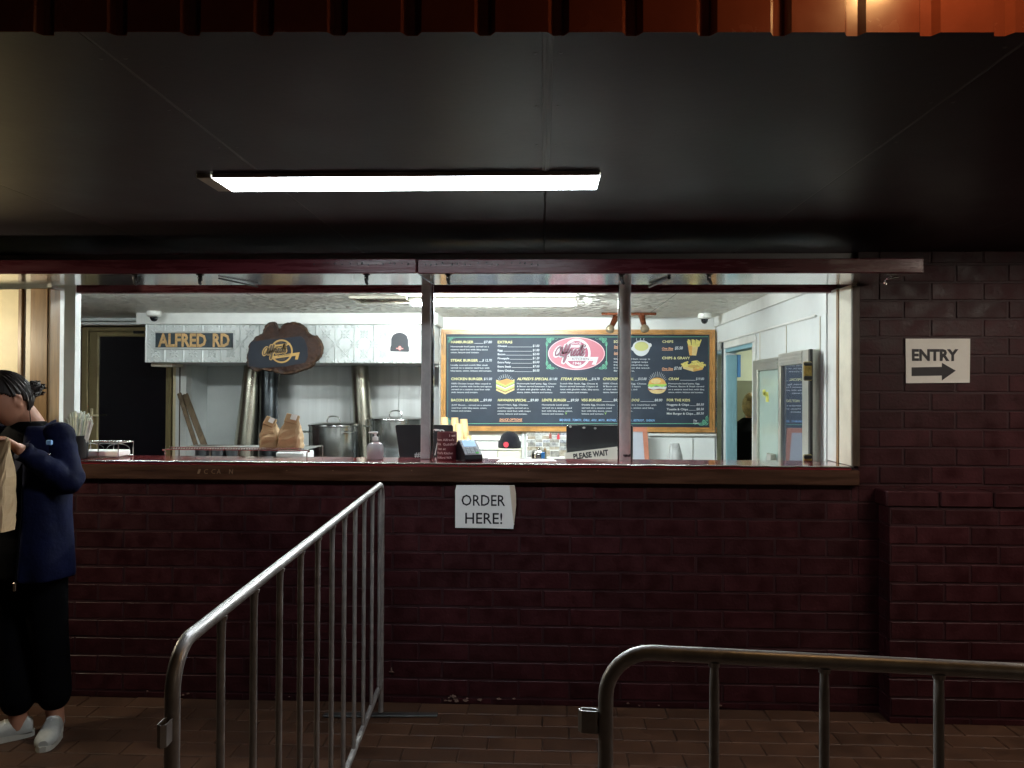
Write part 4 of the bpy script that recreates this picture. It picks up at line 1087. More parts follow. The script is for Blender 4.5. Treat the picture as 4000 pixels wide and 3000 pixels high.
# leaning picture frame
PYf = 6.2
t = thing('picture_frame', 'pinkish timber frame with a grey blank panel leaning behind the round post', 'picture frame', (P(2500, 1700, PYf).x, PYf, BB))
cs = [P(2360, 1668, PYf), P(2528, 1665, PYf), P(2542, 1880, PYf), P(2350, 1880, PYf)]
zb = BB + .001
def seg_(pa, pb, w, dirx, dz):
    mb = MB(); mb.prism([(pa.x, pa.z), (pb.x, pb.z), (pb.x + dirx, pb.z + dz), (pa.x + dirx, pa.z + dz)], PYf, PYf + .025); return mb
w = .036
xl, xr_ = cs[0].x, cs[1].x; zt = cs[0].z; xrb = xr_ + (cs[2].x - xr_) * (zt - zb) / (zt - cs[2].z)
mb = MB(); mb.prism([(xl, zt), (xr_, zt), (xr_ - w, zt - w), (xl + w, zt - w)], PYf, PYf + .025); mb.build('top_rail', m_picframe, t)
mb = MB(); mb.prism([(xr_, zt - .0005), (xrb, zb), (xrb - w, zb), (xr_ - w, zt - w - .0005)], PYf, PYf + .025); mb.build('right_rail', m_picframe, t)
mb = MB(); mb.prism([(xl, zt - .0005), (xl, zb), (xl + w, zb), (xl + w, zt - w - .0005)], PYf, PYf + .025); mb.build('left_rail', m_picframe, t)
mb = MB(); mb.prism([(xl + w, zt - w), (xr_ - w, zt - w), (xrb - w, zb), (xl + w, zb)], PYf + .008, PYf + .012); mb.build('panel', m_greypanel, t)
# grey plastic bag
q = P(2641, 1765, 5.9)
t = MB(); K = 8; n = 18; x0 = PX(2613, 5.9); x1 = PX(2671, 5.9); zt = PZ(1732, 5.9, 2640); zb = BB; r_ = random.Random(4)
for k in range(K + 1):
    s_ = k / K; ww = (x1 - x0) / 2 * (1.0 - .1 * s_ - .55 * max(0, s_ - .6) ** 1.0 * 1.4); dd = .05 * (1 - .9 * s_ ** 2.5)
    for j in range(n):
        a = 2 * math.pi * j / n; t.v.append(((x0 + x1) / 2 - .012 * s_ + ww * math.cos(a) + r_.uniform(-.003, .003), 5.9 + dd * math.sin(a) + r_.uniform(-.004, .004), zb + (zt - zb) * s_))
for k in range(K):
    for j in range(n): t.face((k * n + j, k * n + (j + 1) % n, (k + 1) * n + (j + 1) % n, (k + 1) * n + j), True)
t.face(list(range(n))[::-1]); t.face([K * n + j for j in range(n)])
t.build('plastic_bag', m_greybag, None, label='crumpled grey plastic bag standing before the white cupboard', cat='bag')
BBX = MB(); BBX.box(x0 - .1, x1 + .1, 5.8, 6.0, FLR, BB - .001, .003); BBX.build('side_table', m_whitegloss, None, label='small white table under the grey plastic bag', cat='table')
# ------------------------------------------------------------------ menu board
MY = 6.40
def c3(x, y): return P(1650 + x * .39177, 1200 + y * .39177, MY)
def c4(x, y): return P(2200 + x * .39177, 1200 + y * .39177, MY)
bx0, bx1 = PX(1723, MY), PX(2791, MY)
bz1 = (P(1723, 1289, MY).z + P(2791, 1286, MY).z) / 2; bz0 = (P(1723, 1687, MY).z + P(2791, 1684, MY).z) / 2
fw = 19 * MY / F
menu = thing('menu_board', 'large dark blue burger menu board in a golden oak frame', 'menu board', ((bx0 + bx1) / 2, MY, bz0))
mb = MB(); mb.box(bx0 + fw, bx1 - fw, MY + .012, BYM - .001, bz0 + fw, bz1 - fw); mb.build('board_panel', m_chalk, menu)
pf_y = MY + .012
def mitre(ax0, az0, ax1, az1, w, y0, y1, name, par):
    for q in ([(ax0, az1), (ax1, az1), (ax1 - w, az1 - w), (ax0 + w, az1 - w)], [(ax0, az0), (ax1, az0), (ax1 - w, az0 + w), (ax0 + w, az0 + w)],
              [(ax0, az0 + .0006), (ax0, az1 - .0006), (ax0 + w - .0006, az1 - w), (ax0 + w - .0006, az0 + w)], [(ax1, az0 + .0006), (ax1, az1 - .0006), (ax1 - w + .0006, az1 - w), (ax1 - w + .0006, az0 + w)]):
        mb = MB(); mb.prism(q, y0, y1); r_ = mb.build(name, m_oak, par)
        c = (sum(p[0] for p in q) / 4, sum(p[1] for p in q) / 4)
        mb = MB(); qq = [(c[0] + (p[0] - c[0]) * (.9 if abs(p[0] - c[0]) < .5 and len(set([round(c[0], 3)])) else 1), c[1] + (p[1] - c[1])) for p in q]
    return
mitre(bx0, bz0, bx1, bz1, fw * .55, MY - .022, BYM - .001, 'frame_rail', menu)
mitre(bx0 + fw * .55 + .0005, bz0 + fw * .55 + .0005, bx1 - fw * .55 - .0005, bz1 - fw * .55 - .0005, fw * .42, MY - .008, BYM - .001, 'frame_rail', menu)
L1 = pf_y - .0012; L2 = pf_y - .0020; L3 = pf_y - .0028; L4 = pf_y - .0036; L5 = pf_y - .0044
# thin green border
mb = MB(); e = P(1748, 1317, MY); e2 = P(2768, 1315, MY); g_ = P(1748, 1655, MY); g2 = P(2768, 1655, MY)
mb.ribbon([(e.x, e.z), (e2.x, e2.z), (g2.x, g2.z), (g_.x, g_.z)], .0035, L1, closed=True)
def leafcorner(cx, cz, sx, sz, s):
    for (ax, az, ln, w_, rot) in ((.0, .0, 1.0, .55, .6), (.55, -.05, .8, .4, 0.1), (.05, -.6, .8, .4, 1.5), (.25, -.25, .7, .4, .85)):
        pts = []
        for t in range(13):
            u = t / 12; a = u * 2 * math.pi
            x = (1 - math.cos(a)) / 2 * ln; z = math.sin(a) * w_ / 2
            X = ax + x * math.cos(-rot) - z * math.sin(-rot); Z = az + x * math.sin(-rot) + z * math.cos(-rot)
            pts.append((cx + sx * X * s, cz + sz * Z * s))
        fillm.flat(pts[:-1], L1 - .0003); mb.ribbon(pts, s * .05, L2, closed=False)
        mb.ribbon([pts[0], pts[6]], s * .035, L2)
    mb.ribbon(smooth_path([Vector((cx + sx * s * a, cz + sz * s * b)) for a, b in ((.5, 0), (1.2, .1), (1.7, -.15), (2.1, .05))], 4), s * .04, L2)
    mb.ribbon(smooth_path([Vector((cx + sx * s * a, cz + sz * s * b)) for a, b in ((0, -.5), (.1, -1.1), (-.02, -1.6))], 4), s * .04, L2)
fillm = MB()
for (x, y, sx, sz, f) in ((1238, 312, 1, 1, c3), (1838, 312, -1, 1, c3), (1238, 612, 1, -1, c3), (1838, 612, -1, -1, c3)):
    q = f(x, y); leafcorner(q.x, q.z, sx, sz, .045)
q = c3(262, 308); leafcorner(q.x, q.z, 1, 1, .026)
q = c3(258, 1150); leafcorner(q.x, q.z, 1, -1, .026)
q = c4(1440, 1172); leafcorner(q.x, q.z, -1, -1, .05)
for x in (1241, 1836):
    a, b = c3(x, 360), c3(x, 570); mb.ribbon([(a.x, a.z), (b.x, b.z)], .004, L2)
mb.build('green_border', m_ink_g, menu); fillm.build('leaf_fill', m_ink_gd, menu)

def entry(f, head, hx0, hx1, hb, price=None, px0=0, px1=0, lines=(), bx=0, bases=(), shear=0., cap=24, bcap=13, hm=None, v=None):
    """one dish: heading, price, description"""
    mb = MB(); a, b = f(hx0, hb), f(hx1, hb); text(mb, head, a.x, b.x, a.z, cap * .39177 * MY / F, L1, shear, .02); mb.build('dish_heading', hm or m_ink_y, menu)
    if price:
        mb = MB(); c, d = f(px0, hb), f(px1, hb); text(mb, price, c.x, d.x, c.z, cap * .39177 * MY / F, L1, .2, .012)
        if c.x - b.x > .02: mb.ribbon([(b.x + .008, a.z - .001), (c.x - .003, a.z - .001)], .0028, L1)
        mb.build('dish_price', m_ink_w, menu)
    if lines:
        mb = MB()
        for (s, x1), bs in zip(lines, bases):
            p, q = f(bx, bs), f(x1, bs); text(mb, s, p.x, q.x, p.z, bcap * 1.12 * .39177 * MY / F, L1, 0, .008)
        mb.build('dish_description', m_ink_w, menu)
entry(c3, 'HAMBURGER', 283, 508, 358, '$7.80', 610, 693, (('Homemade beef patty served on a', 662), ('sesame seed bun with bbq sauce', 650), ('onion, lettuce and tomato.', 565)), 281, (398, 428, 457))
entry(c3, 'STEAK BURGER', 281, 553, 541, '$ 12.70', 595, 692, (('Locally sourced scotch fillet steak', 652), ('served on a sesame seed bun with', 667), ('bbq sauce, onion, lettuce and tomato.', 690)), 281, (583, 611, 640))
entry(c3, 'CHICKEN BURGER', 285, 600, 726, '$11.00', 611, 693, (('100% Chicken breast fillet coated in', 680), ('panko crumbs with herbs and spices', 690), ('served on a sesame seed bun with', 672), ('aioli, lettuce and tomato.', 553)), 287, (768, 796, 826, 855))
entry(c3, 'BACON BURGER', 285, 563, 938, '$9.00', 605, 690, (('JUST Bacon.... served on a sesame', 682), ('seed bun with bbq sauce, onion,', 642), ('lettuce and tomato.', 487)), 289, (982, 1011, 1040))
entry(c3, 'EXTRAS', 750, 896, 359)
for (s, x1, pr), bs in zip((('Cheese', 842, '$1.00'), ('Egg', 800, '$1.00'), ('Bacon', 826, '$2.00'), ('Pineapple', 866, '$1.20'), ('Extra Patty', 880, '$5.00'), ('Extra Steak', 886, '$7.00'), ('Extra Chicken', 914, '$6.00')), (395, 438, 477, 518, 558, 600, 641)):
    mb = MB(); a, b, c, d = c3(750, bs), c3(x1, bs), c3(1100, bs), c3(1166, bs); k = .39177 * MY / F
    text(mb, s, a.x, b.x, a.z, 18 * k, L1, 0, .02); text(mb, pr, c.x, d.x, c.z, 22 * k, L1, .15, .01); mb.ribbon([(b.x + .005, a.z), (c.x - .004, a.z)], .0022, L1)
    mb.build('extra_line', m_ink_w, menu)
entry(c3, "ALFRED'S SPECIAL", 942, 1258, 726, '$11.80', 1266, 1345, (('Homemade beef patty, Egg, Cheese', 1335), ('& Bacon served between 3 layers', 1312), ('of toast with gherkin relish, bbq', 1280), ('sauce, onion, lettuce and tomato.', 1300)), 942, (768, 796, 826, 855), .25)
entry(c3, 'STEAK SPECIAL', 1378, 1648, 726, '$16.70', 1688, 1768, (('Scotch fillet Steak, Egg, Cheese &', 1750), ('Bacon served between 3 layers of', 1752), ('toast with gherkin relish, bbq sauce,', 1762), ('onion, lettuce and tomato.', 1652)), 1373, (768, 796, 826, 855), .25)
entry(c4, 'CHICKEN SPECIAL', 398, 705, 726, '$15.00', 748, 832, (('100% Chicken breast, Egg, Cheese', 830), ('& Bacon served between 3 layers', 772), ('of toast with gherkin relish, aioli', 740), ('sauce, lettuce and tomato.', 682)), 400, (768, 796, 826, 855), .25)
entry(c3, 'HAWAIIAN SPECIAL', 750, 1038, 938, '$9.80', 1075, 1157, (('Sliced Ham, Egg, Cheese', 1050), ('and Pineapple served on a', 1058), ('sesame seed bun with mayo', 1080), ('onion, lettuce and tomato.', 1045)), 748, (980, 1011, 1041, 1070), .25)
entry(c3, 'LENTIL BURGER', 1190, 1433, 938, '$9.50', 1478, 1558, (('Homemade Lentil patty', 1460), ('served on a sesame seed', 1490), ('bun with bbq sauce, onion,', 1497), ('lettuce and tomato.', 1410)), 1192, (980, 1011, 1041, 1070), .25)
entry(c3, 'VEG BURGER', 1588, 1787, 938, '$8.00', 1905, 1985, (('Double Egg, Double Cheese', 1918), ('served on a sesame seed', 1888), ('bun with bbq sauce, onion', 1890), ('lettuce and tomato.', 1810)), 1590, (980, 1011, 1041, 1070), .25)
mb = MB()
for x in (1424, 1818):
    a, b = c3(x, 1070), c3(x + 20, 1070); text(mb, 'V', a.x, b.x, a.z, .017, L1, .1, .02)
mb.build('vegetarian_mark', m_lettuce, menu)
entry(c4, 'HOT DOG', 600, 762, 938, '$8.00', 912, 990, (('Served in a round bun with', 930), ('cheese, onion and bbq', 900), ('sauce.', 697)), 590, (980, 1011, 1041), .25)
entry(c4, 'CRAM', 1053, 1157, 726, '$19.80', 1325, 1408, (('Homemade beef patty, Egg,', 1365), ('Cheese, Bacon & Steak served', 1407), ('on a sesame seed bun with bbq', 1407), ('sauce, onion, lettuce and tomato.', 1400)), 1050, (768, 796, 826, 855), .25)
entry(c4, 'FOR THE KIDS', 1035, 1267, 938)
for (s, x1), bs in zip((('Nuggets & Chips', 1257), ('Toastie & Chips', 1246), ('Mini Burger & Chips', 1298)), (981, 1027, 1070)):
    mb = MB(); a, b, c, d = c4(1035, bs), c4(x1, bs), c4(1330, bs), c4(1405, bs); k = .39177 * MY / F
    text(mb, s, a.x, b.x, a.z, 19 * k, L1, 0, .02); text(mb, '$8.50', c.x, d.x, c.z, 22 * k, L1, .15, .01); mb.ribbon([(b.x + .005, a.z), (c.x - .004, a.z)], .0022, L1)
    mb.build('kids_line', m_ink_w, menu)
entry(c4, 'SOUP', 505, 592, 355, None, 0, 0, (('Our Pea & Ham soup is', 868), ('made from the original recipe', 846), ('from 1946 cooked the way', 852), ('it should be, on the wood-', 868), ('fired stove.', 716)), 505, (522, 552, 582, 611, 641))
entry(c4, 'CHIPS', 990, 1100, 354); entry(c4, 'CHIPS & GRAVY', 988, 1267, 518)
def small_o(f, s, x0, x1, bs, ul=True, cap=20):
    mb = MB(); a, b = f(x0, bs), f(x1, bs); text(mb, s, a.x, b.x, a.z, cap * .39177 * MY / F, L1, .25, .015)
    if ul: mb.ribbon([(a.x, a.z - .007), (b.x, b.z - .007)], .003, L1)
    mb.build('size_lettering', m_ink_o, menu)
small_o(c4, 'Small', 508, 560, 402); small_o(c4, 'Large', 508, 562, 464); small_o(c4, 'One Size', 987, 1097, 420); small_o(c4, 'One Size', 987, 1097, 622)
for s, bs, x0, x1 in (('$5.50', 420, 1115, 1195), ('$7.00', 622, 1107, 1185)):
    mb = MB(); a, b = c4(x0, bs), c4(x1, bs); text(mb, s, a.x, b.x, a.z, 28 * .39177 * MY / F, L1, .2, .02); mb.build('dish_price', m_ink_w, menu)
small_o(c3, 'SAUCE OPTIONS', 767, 995, 1132, True, 22)
mb = MB(); a, b = c3(1020, 1132), c4(915, 1132); text(mb, 'BBQ SAUCE ,  TOMATO ,  CHILLI ,  AIOLI ,  MAYO ,  MUSTARD ,  VEGAN MAYO ,  BEETROOT ,  GHERKIN', a.x, b.x, a.z, 20 * .39177 * MY / F, L1, .22, .015); mb.build('sauce_list', m_ink_b, menu)
mb = MB(); a, b = c4(1300, 1160), c4(1356, 1160); text(mb, 'menu', a.x, b.x, a.z, .01, L1, 0, .03); text(mb, 'The', a.x, a.x + .03, a.z + .016, .015, L1, .3, .02); mb.build('signature', m_ink_w, menu)
# logo
def lg(x, y): q = P(2100 + x * .15823, 1280 + y * .15823, MY); return (q.x, q.z)
kk = .15823 * MY / F
cx, cz = lg(960, 637)
mb = MB(); mb.flat(arc_pts(cx, cz, 692 * kk, 397 * kk, 0, 360, 64)[:-1], L1); mb.build('logo_oval', m_rose, menu)
mb = MB(); mb.ribbon(arc_pts(cx, cz, 688 * kk, 394 * kk, 0, 360, 64)[:-1], .006, L2, True); mb.build('logo_rim', mat('light rose print', (.72, .42, .47), .5), menu)
c0x, c0z = lg(968, 635)
mb = MB(); mb.flat(arc_pts(c0x, c0z, 305 * kk, 325 * kk, 0, 360, 48)[:-1], L2); mb.build('logo_disc', m_rosed, menu)
white = MB(); white.ribbon(arc_pts(c0x, c0z, 312 * kk, 338 * kk, 0, 360, 48)[:-1], 58 * kk, L3, True)
a = lg(700, 460); b = lg(1240, 460); white.ribbon([a, b], 52 * kk, L3 - .0002)
white.flat([lg(700, 722), lg(1505, 722), lg(1440, 912), lg(1335, 912), lg(1385, 815), lg(720, 815)], L3 - .0004)
white.build('logo_ring', m_ink_w, menu)
st_ = [lg(430, 700)]
sw = script_strokes(lg(420, 690)[0], lg(420, 690)[1], 790 * kk, 300 * kk)
w1 = MB(); w2 = MB(); w3 = MB()
for s_ in sw:
    w1.ribbon([(x - .004, z - .004) for x, z in s_], 80 * kk, L4); w2.ribbon(s_, 38 * kk, L5); w3.ribbon(s_, 10 * kk, L5 - .0006)
w1.build('logo_script_shadow', m_ink_w, menu); w2.build('logo_script', m_plum, menu); w3.build('logo_script_core', m_rosed, menu)
mb = MB(); a = lg(845, 795); b = lg(1275, 795); text(mb, 'KITCHEN', a[0], b[0], a[1], 52 * kk, L4, .2, .02); a = lg(1285, 790); b = lg(1365, 790); text(mb, 'INC', a[0], b[0], a[1], 20 * kk, L4)
mb.build('logo_kitchen', m_plum, menu)
mb = MB(); a = lg(832, 412); b = lg(1075, 412); text(mb, 'SINCE', a[0], b[0], a[1], 52 * kk, L3, .1, .01); a = lg(870, 912); b = lg(1080, 912); text(mb, '1946', a[0], b[0], a[1], 66 * kk, L3, .1, .015); mb.build('logo_year', m_ink_w, menu)
# food drawings, flat print
def rays(f, cx, cy, r0, r1, n, a0, a1, sx=1.):
    mb = MB()
    for i in range(n):
        a = R(a0 + (a1 - a0) * i / (n - 1)); k = .85 + .15 * math.sin(math.pi * i / (n - 1))
        p, q = f(cx + r0 * math.cos(a) * sx, cy - r0 * math.sin(a)), f(cx + r1 * k * math.cos(a) * sx, cy - r1 * k * math.sin(a)); mb.ribbon([(p.x, p.z), (q.x, q.z)], .0022, L1)
    mb.build('drawn_rays', m_ink_w, menu)
rays(c3, 825, 790, 84, 122, 13, 25, 155, .95); rays(c4, 942, 790, 98, 148, 13, 35, 145, .85)
def shape(f, pts, m_, y, name='drawing'):
    mb = MB(); mb.flat([(f(a, b).x, f(a, b).z) for a, b in pts], y); mb.build(name, m_, menu)
for i, (yy, m_) in enumerate(((838, m_breadl), (822, m_meat), (812, m_lettuce), (800, m_breadl), (785, m_ink_w), (776, m_meat), (768, m_lettuce), (752, m_breadl))):
    shape(c3, [(735, yy - 8), (825, yy + 30), (917, yy - 12), (917, yy - 34), (828, yy + 8), (735, yy - 30)], m_, L1 - .0002 * i, 'sandwich_drawing')
shape(c3, [(732, 745), (828, 780), (918, 738), (842, 712)], m_bread, L3, 'sandwich_drawing'); shape(c3, [(755, 744), (828, 770), (895, 738), (840, 720)], mat('toast print', (.40, .22, .07), .6), L4, 'sandwich_drawing')
def ell(f, cx, cy, rx, ry, a0=0, a1=360, n=24): return [(cx + rx * math.cos(R(a0 + (a1 - a0) * i / n)), cy - ry * math.sin(R(a0 + (a1 - a0) * i / n))) for i in range(n + (a1 - a0 < 360))]
shape(c4, ell(c4, 940, 815, 85, 48, 180, 360) , m_breadl, L1, 'burger_drawing')
shape(c4, [(850, 828), (1030, 822), (1036, 795), (845, 800)], m_meat, L2, 'burger_drawing')
shape(c4, [(852, 808), (900, 822), (960, 812), (1022, 820), (1034, 792), (848, 792)], m_ink_w, L3, 'burger_drawing')
shape(c4, [(845, 785), (880, 800), (930, 782), (990, 798), (1035, 778), (1030, 760), (850, 765)], m_lettuce, L4, 'burger_drawing')
shape(c4, ell(c4, 938, 768, 87, 66, 0, 180), m_bread, L5, 'burger_drawing')
shape(c4, ell(c4, 925, 738, 50, 24), m_breadl, L5 - .0005, 'burger_drawing')
shape(c4, [(1245, 380), (1350, 378), (1328, 482), (1262, 478)], m_breadl, L2, 'printed_chips'); shape(c4, [(1245, 380), (1290, 385), (1285, 482), (1262, 478)], m_bread, L3, 'printed_chips')
cr = random.Random(9)
ch = MB()
for i in range(26):
    x = cr.uniform(1248, 1352); p = c4(x, 392); q = c4(x + (x - 1300) * .35 + cr.uniform(-8, 8), cr.uniform(318, 345)); ch.ribbon([(p.x, p.z), (q.x, q.z)], .010, L1 - .0001 * i)
for i in range(60):
    a = cr.uniform(0, 6.28); rr = math.sqrt(cr.random()); x = 1300 + 108 * rr * math.cos(a); y = 572 - 34 * rr * math.sin(a); an = cr.uniform(-.6, .6); d = 20
    p = c4(x - d * math.cos(an), y - d * math.sin(an)); q = c4(x + d * math.cos(an), y + d * math.sin(an)); ch.ribbon([(p.x, p.z), (q.x, q.z)], .009, L3 - .00003 * i)
ch.build('printed_chips', m_chip, menu)
shape(c4, [(1182, 560), (1300, 610), (1412, 568), (1392, 622), (1300, 642), (1200, 612)], m_breadl, L2 , 'tray_drawing')
shape(c4, [(1300, 612), (1412, 572), (1392, 622), (1300, 642)], m_bread, L2 - .0002, 'tray_drawing')
shape(c4, ell(c4, 1302, 590, 60, 14), mat('gravy print', (.46, .30, .08), .6), L5 - .001, 'tray_drawing')
shape(c4, ell(c4, 778, 395, 86, 92, 180, 360), m_ink_w, L1, 'soup_drawing'); shape(c4, ell(c4, 782, 392, 88, 62), m_ink_w, L2, 'soup_drawing'); shape(c4, ell(c4, 782, 390, 70, 46), mat('soup print', (.42, .42, .16), .6), L3, 'soup_drawing')
shape(c4, ell(c4, 705, 412, 26, 22), m_ink_w, L1 - .0003, 'soup_drawing'); shape(c4, ell(c4, 866, 378, 18, 20), m_ink_w, L1 - .0003, 'soup_drawing')
mb = MB()
for x in (735, 775, 808):
    mb.ribbon([(c4(x + 6 * math.sin(t * 1.3), 352 - t * 9).x, c4(x, 352 - t * 9).z) for t in range(6)], .0035, L2)
mb.build('drawn_steam', m_ink_w, menu)

# ------------------------------------------------------------------ signs on the hood
Yh = HY - .012
q0, q1 = P(607, 1297, Yh), P(909, 1362, Yh)
al = thing('street_sign', 'weathered ALFRED RD street sign fixed to the pressed tin hood', 'sign', ((q0.x + q1.x) / 2, Yh, q1.z))
mb = MB(); mb.box(q0.x, q1.x, Yh, HY - .004, q1.z, q0.z, .002); mb.build('plate', m_signgrey, al)
mb = MB()
for z in (q0.z, q1.z): mb.box(q0.x - .003, q1.x + .003, Yh - .009, HY - .004, z - .008, z + .008, .003)
mb.build('edge_rail', mat('dull sign rail', (.55, .56, .54), .5, metal=.4), al)
mb = MB(); 
for s, a, b in (('ALFRED', 617, 806), ('RD', 831, 897)):
    p, q = P(a, 1353, Yh), P(b, 1353, Yh); text(mb, s, p.x, q.x, p.z, PZ(1305, Yh, a) - PZ(1353, Yh, a), Yh - .002, 0, .035)
mb.build('lettering', m_orange_letter, al)
mb = MB()
for px in (617, 899):
    p = P(px, 1326, Yh); mb.lathe([(.005, 0), (.004, .003), (1e-4, .004)], (0, 0, 0), 8, TR(p.x, Yh, p.z, R(90)))
mb.build('screw', m_black, al)

Yb = 5.96
def b2(x, y): q = P(900 + x * .51235, 1000 + y * .51235, Yb); return (q.x, q.z)
outl = [(125, 830), (122, 780), (128, 740), (140, 690), (160, 650), (200, 612), (235, 592), (250, 560), (262, 530), (290, 505), (318, 500), (342, 508), (352, 530), (362, 552), (385, 552), (394, 530), (412, 512), (445, 505), (480, 500), (515, 508), (548, 522), (575, 545), (585, 575), (602, 592), (625, 603), (660, 608), (680, 632), (696, 660), (706, 705), (700, 745), (690, 768), (668, 790), (650, 806), (632, 835), (610, 855), (560, 872), (520, 885), (480, 900), (430, 906), (370, 896), (330, 884), (300, 880), (240, 870), (215, 880), (190, 885), (160, 868), (140, 852)]
pr = random.Random(2)
fine = []
for i in range(len(outl)):
    a, b = outl[i], outl[(i + 1) % len(outl)]
    for t in range(3):
        u = t / 3; fine.append((a[0] + (b[0] - a[0]) * u + pr.uniform(-3, 3), a[1] + (b[1] - a[1]) * u + pr.uniform(-3, 3)))
cxp, cyp = 415, 705
bu = thing('burl_sign', 'dark slab of burl timber with a gold shop emblem hung before the hood', 'sign', (b2(415, 705)[0], Yb, b2(415, 900)[1]))
mb = MB(); n = len(fine); o_ = len(mb.v)
rings = [(1.0, .0), (1.0, -.03), (.965, -.045), (.90, -.040), (.80, -.046)]
for k, (s_, dy) in enumerate(rings):
    for (x, y) in fine:
        X, Z = b2(cxp + (x - cxp) * s_, cyp + (y - cyp) * s_)
        jit = pr.uniform(-.006, .006) if k in (1, 2, 3) else 0
        mb.v.append((X + jit * .5, Yb + .03 + dy + jit, Z + jit * .5))
for k in range(len(rings) - 1):
    for i in range(n): j = (i + 1) % n; mb.face((k * n + i, k * n + j, (k + 1) * n + j, (k + 1) * n + i), k > 0); 
for i in range(len(mb.mi)): mb.mi[i] = 1 if i < 3 * n else 0
mb.face([(len(rings) - 1) * n + i for i in range(n)]); mb.face([i for i in range(n)][::-1])
mb.build('timber_slab', [m_burl, m_bark], bu)
yp = Yb - .0185
mb = MB(); mb.prism([b2(*p) for p in ((165, 655), (345, 634), (545, 614), (572, 640), (592, 700), (596, 770), (575, 815), (420, 842), (240, 856), (150, 838), (140, 760))], yp, yp + .004); mb.build('slate_inlay', m_slate, bu)
def bl(x, y): q = P(1000 + x * .18083, 1200 + y * .18083, Yb); return (q.x, q.z)
rot = R(7.5); kb = .18083 * Yb / F
gl = MB(); ccx, ccz = bl(570, 955)
gl.ribbon([(x, z) for x, z in arc_pts(ccx, ccz, 232 * kb, 240 * kb, 0, 360, 48)[:-1]], 36 * kb, yp - .003, True)
gl.ribbon([bl(345, 850), bl(760, 795)], 38 * kb, yp - .0035)
gl.flat([bl(380, 1060), bl(965, 975), bl(920, 1135), bl(862, 1130), bl(880, 1050), bl(400, 1118)], yp - .0037)
gs = script_strokes(bl(175, 1035)[0], bl(175, 1035)[1], 560 * kb, 200 * kb, rot)
for s_ in gs: gl.ribbon(s_, 62 * kb, yp - .0040)
gl.build('gold_emblem', m_gold_sign, bu)
dk = MB()
for s_ in gs: dk.ribbon(s_, 24 * kb, yp - .0046)
a = bl(490, 1078); text(dk, 'KITCHEN', a[0], a[0] + 285 * kb, a[1], 34 * kb, yp - .0046, .2, .02, rot)
a = bl(450, 800); text(dk, 'SINCE', a[0], a[0] + 140 * kb, a[1], 36 * kb, yp - .003, .1, .0, rot); a = bl(530, 1150); text(dk, '1946', a[0], a[0] + 130 * kb, a[1], 40 * kb, yp - .003, .1, 0, rot)
dk.build('dark_lettering', mat('tarnished lettering', (.09, .055, .02), .5), bu)
mb = MB(); mb.box(b2(300, 700)[0], b2(520, 700)[0], Yb + .031, HY - .006, b2(400, 760)[1], b2(400, 620)[1]); mb.build('mount_block', m_burl, bu)

# beanie poster
Yp = HY - .008
q0, q1 = P(1511, 1266, Yp), P(1611, 1406, Yp)
po = thing('beanie_poster', 'white poster of a dark beanie on the right end of the hood', 'poster', ((q0.x + q1.x) / 2, Yp, q1.z))
mb = MB(); mb.box(q0.x, q1.x, Yp, Yp + .002, q1.z, q0.z); mb.build('sheet', m_paper, po)
def bp(x, y): q = P(900 + x * .51235, 1000 + y * .51235, Yp); return (q.x, q.z)
mb = MB(); mb.flat([bp(*p) for p in ((1225, 685), (1226, 630), (1240, 602), (1265, 588), (1292, 583), (1320, 590), (1345, 608), (1356, 640), (1356, 685), (1362, 690), (1364, 722), (1358, 732), (1222, 728), (1217, 716), (1220, 688))], Yp - .001); mb.build('printed_beanie', m_plum if False else mat('charcoal print', (.05, .052, .06), .6), po)
mb = MB(); cx, cz = bp(1292, 702); mb.flat(arc_pts(cx, cz, .0125, .018 * 1.0, 0, 360, 20)[:-1], Yp - .0016); mb.ribbon([bp(1264, 704), bp(1318, 706)], .008, Yp - .0017); mb.build('printed_badge', mat('coral print', (.80, .30, .28), .6), po)
mb = MB(); a, b = bp(1236, 552), bp(1348, 552); text(mb, "ALFRED'S BEANIE", a[0], b[0], a[1], .014, Yp - .001, 0, .02); a, b = bp(1242, 564), bp(1340, 564); text(mb, 'EMBROIDERED LOGO', a[0], b[0], a[1], .004, Yp - .001, 0, .02)
a, b = bp(1268, 772), bp(1308, 772); text(mb, '$15.00', a[0], b[0], a[1], .012, Yp - .001, 0, .02); mb.build('lettering', m_black_ink, po)
mb = MB(); mb.ribbon([bp(1202, 524), bp(1386, 524), bp(1382, 788), bp(1200, 786)], .004, Yp - .0008, True); mb.build('printed_border', m_greypanel, po)

# ------------------------------------------------------------------ paper signs outside
def paper_sign(cs, Y, name, lab, m_):
    pp = [P(a, b, Y) for a, b in cs]
    t = thing(name, lab, 'sign', (sum(p.x for p in pp) / len(pp), Y, min(p.z for p in pp)))
    mb = MB(); mb.prism([(p.x, p.z) for p in pp], Y, Y + .0015); mb.build('sheet', m_, t); return t
YS = WY - .009
t = paper_sign([(3538, 1323), (3790, 1323), (3788, 1495), (3539, 1497)], YS, 'entry_sign', 'ENTRY paper sign with an arrow pointing right on the brick wall', m_paperold)
def e5(x, y): return P(2700 + x * .5877, 1050 + y * .5877, YS)
mb = MB(); a, b = e5(1466, 608), e5(1776, 608); text(mb, 'ENTRY', a.x, b.x, a.z, e5(1466, 538).z - a.z, YS - .0008, 0, .045); mb.build('lettering', m_black_ink, t)
mb = MB(); mb.flat([(e5(*p).x, e5(*p).z) for p in ((1464, 655), (1665, 652), (1665, 624), (1758, 677), (1665, 743), (1665, 710), (1464, 713))], YS - .0008); mb.build('arrow', m_black_ink, t)
def e6(x, y): return P(1700 + x * .7234, 1800 + y * .7234, YS)
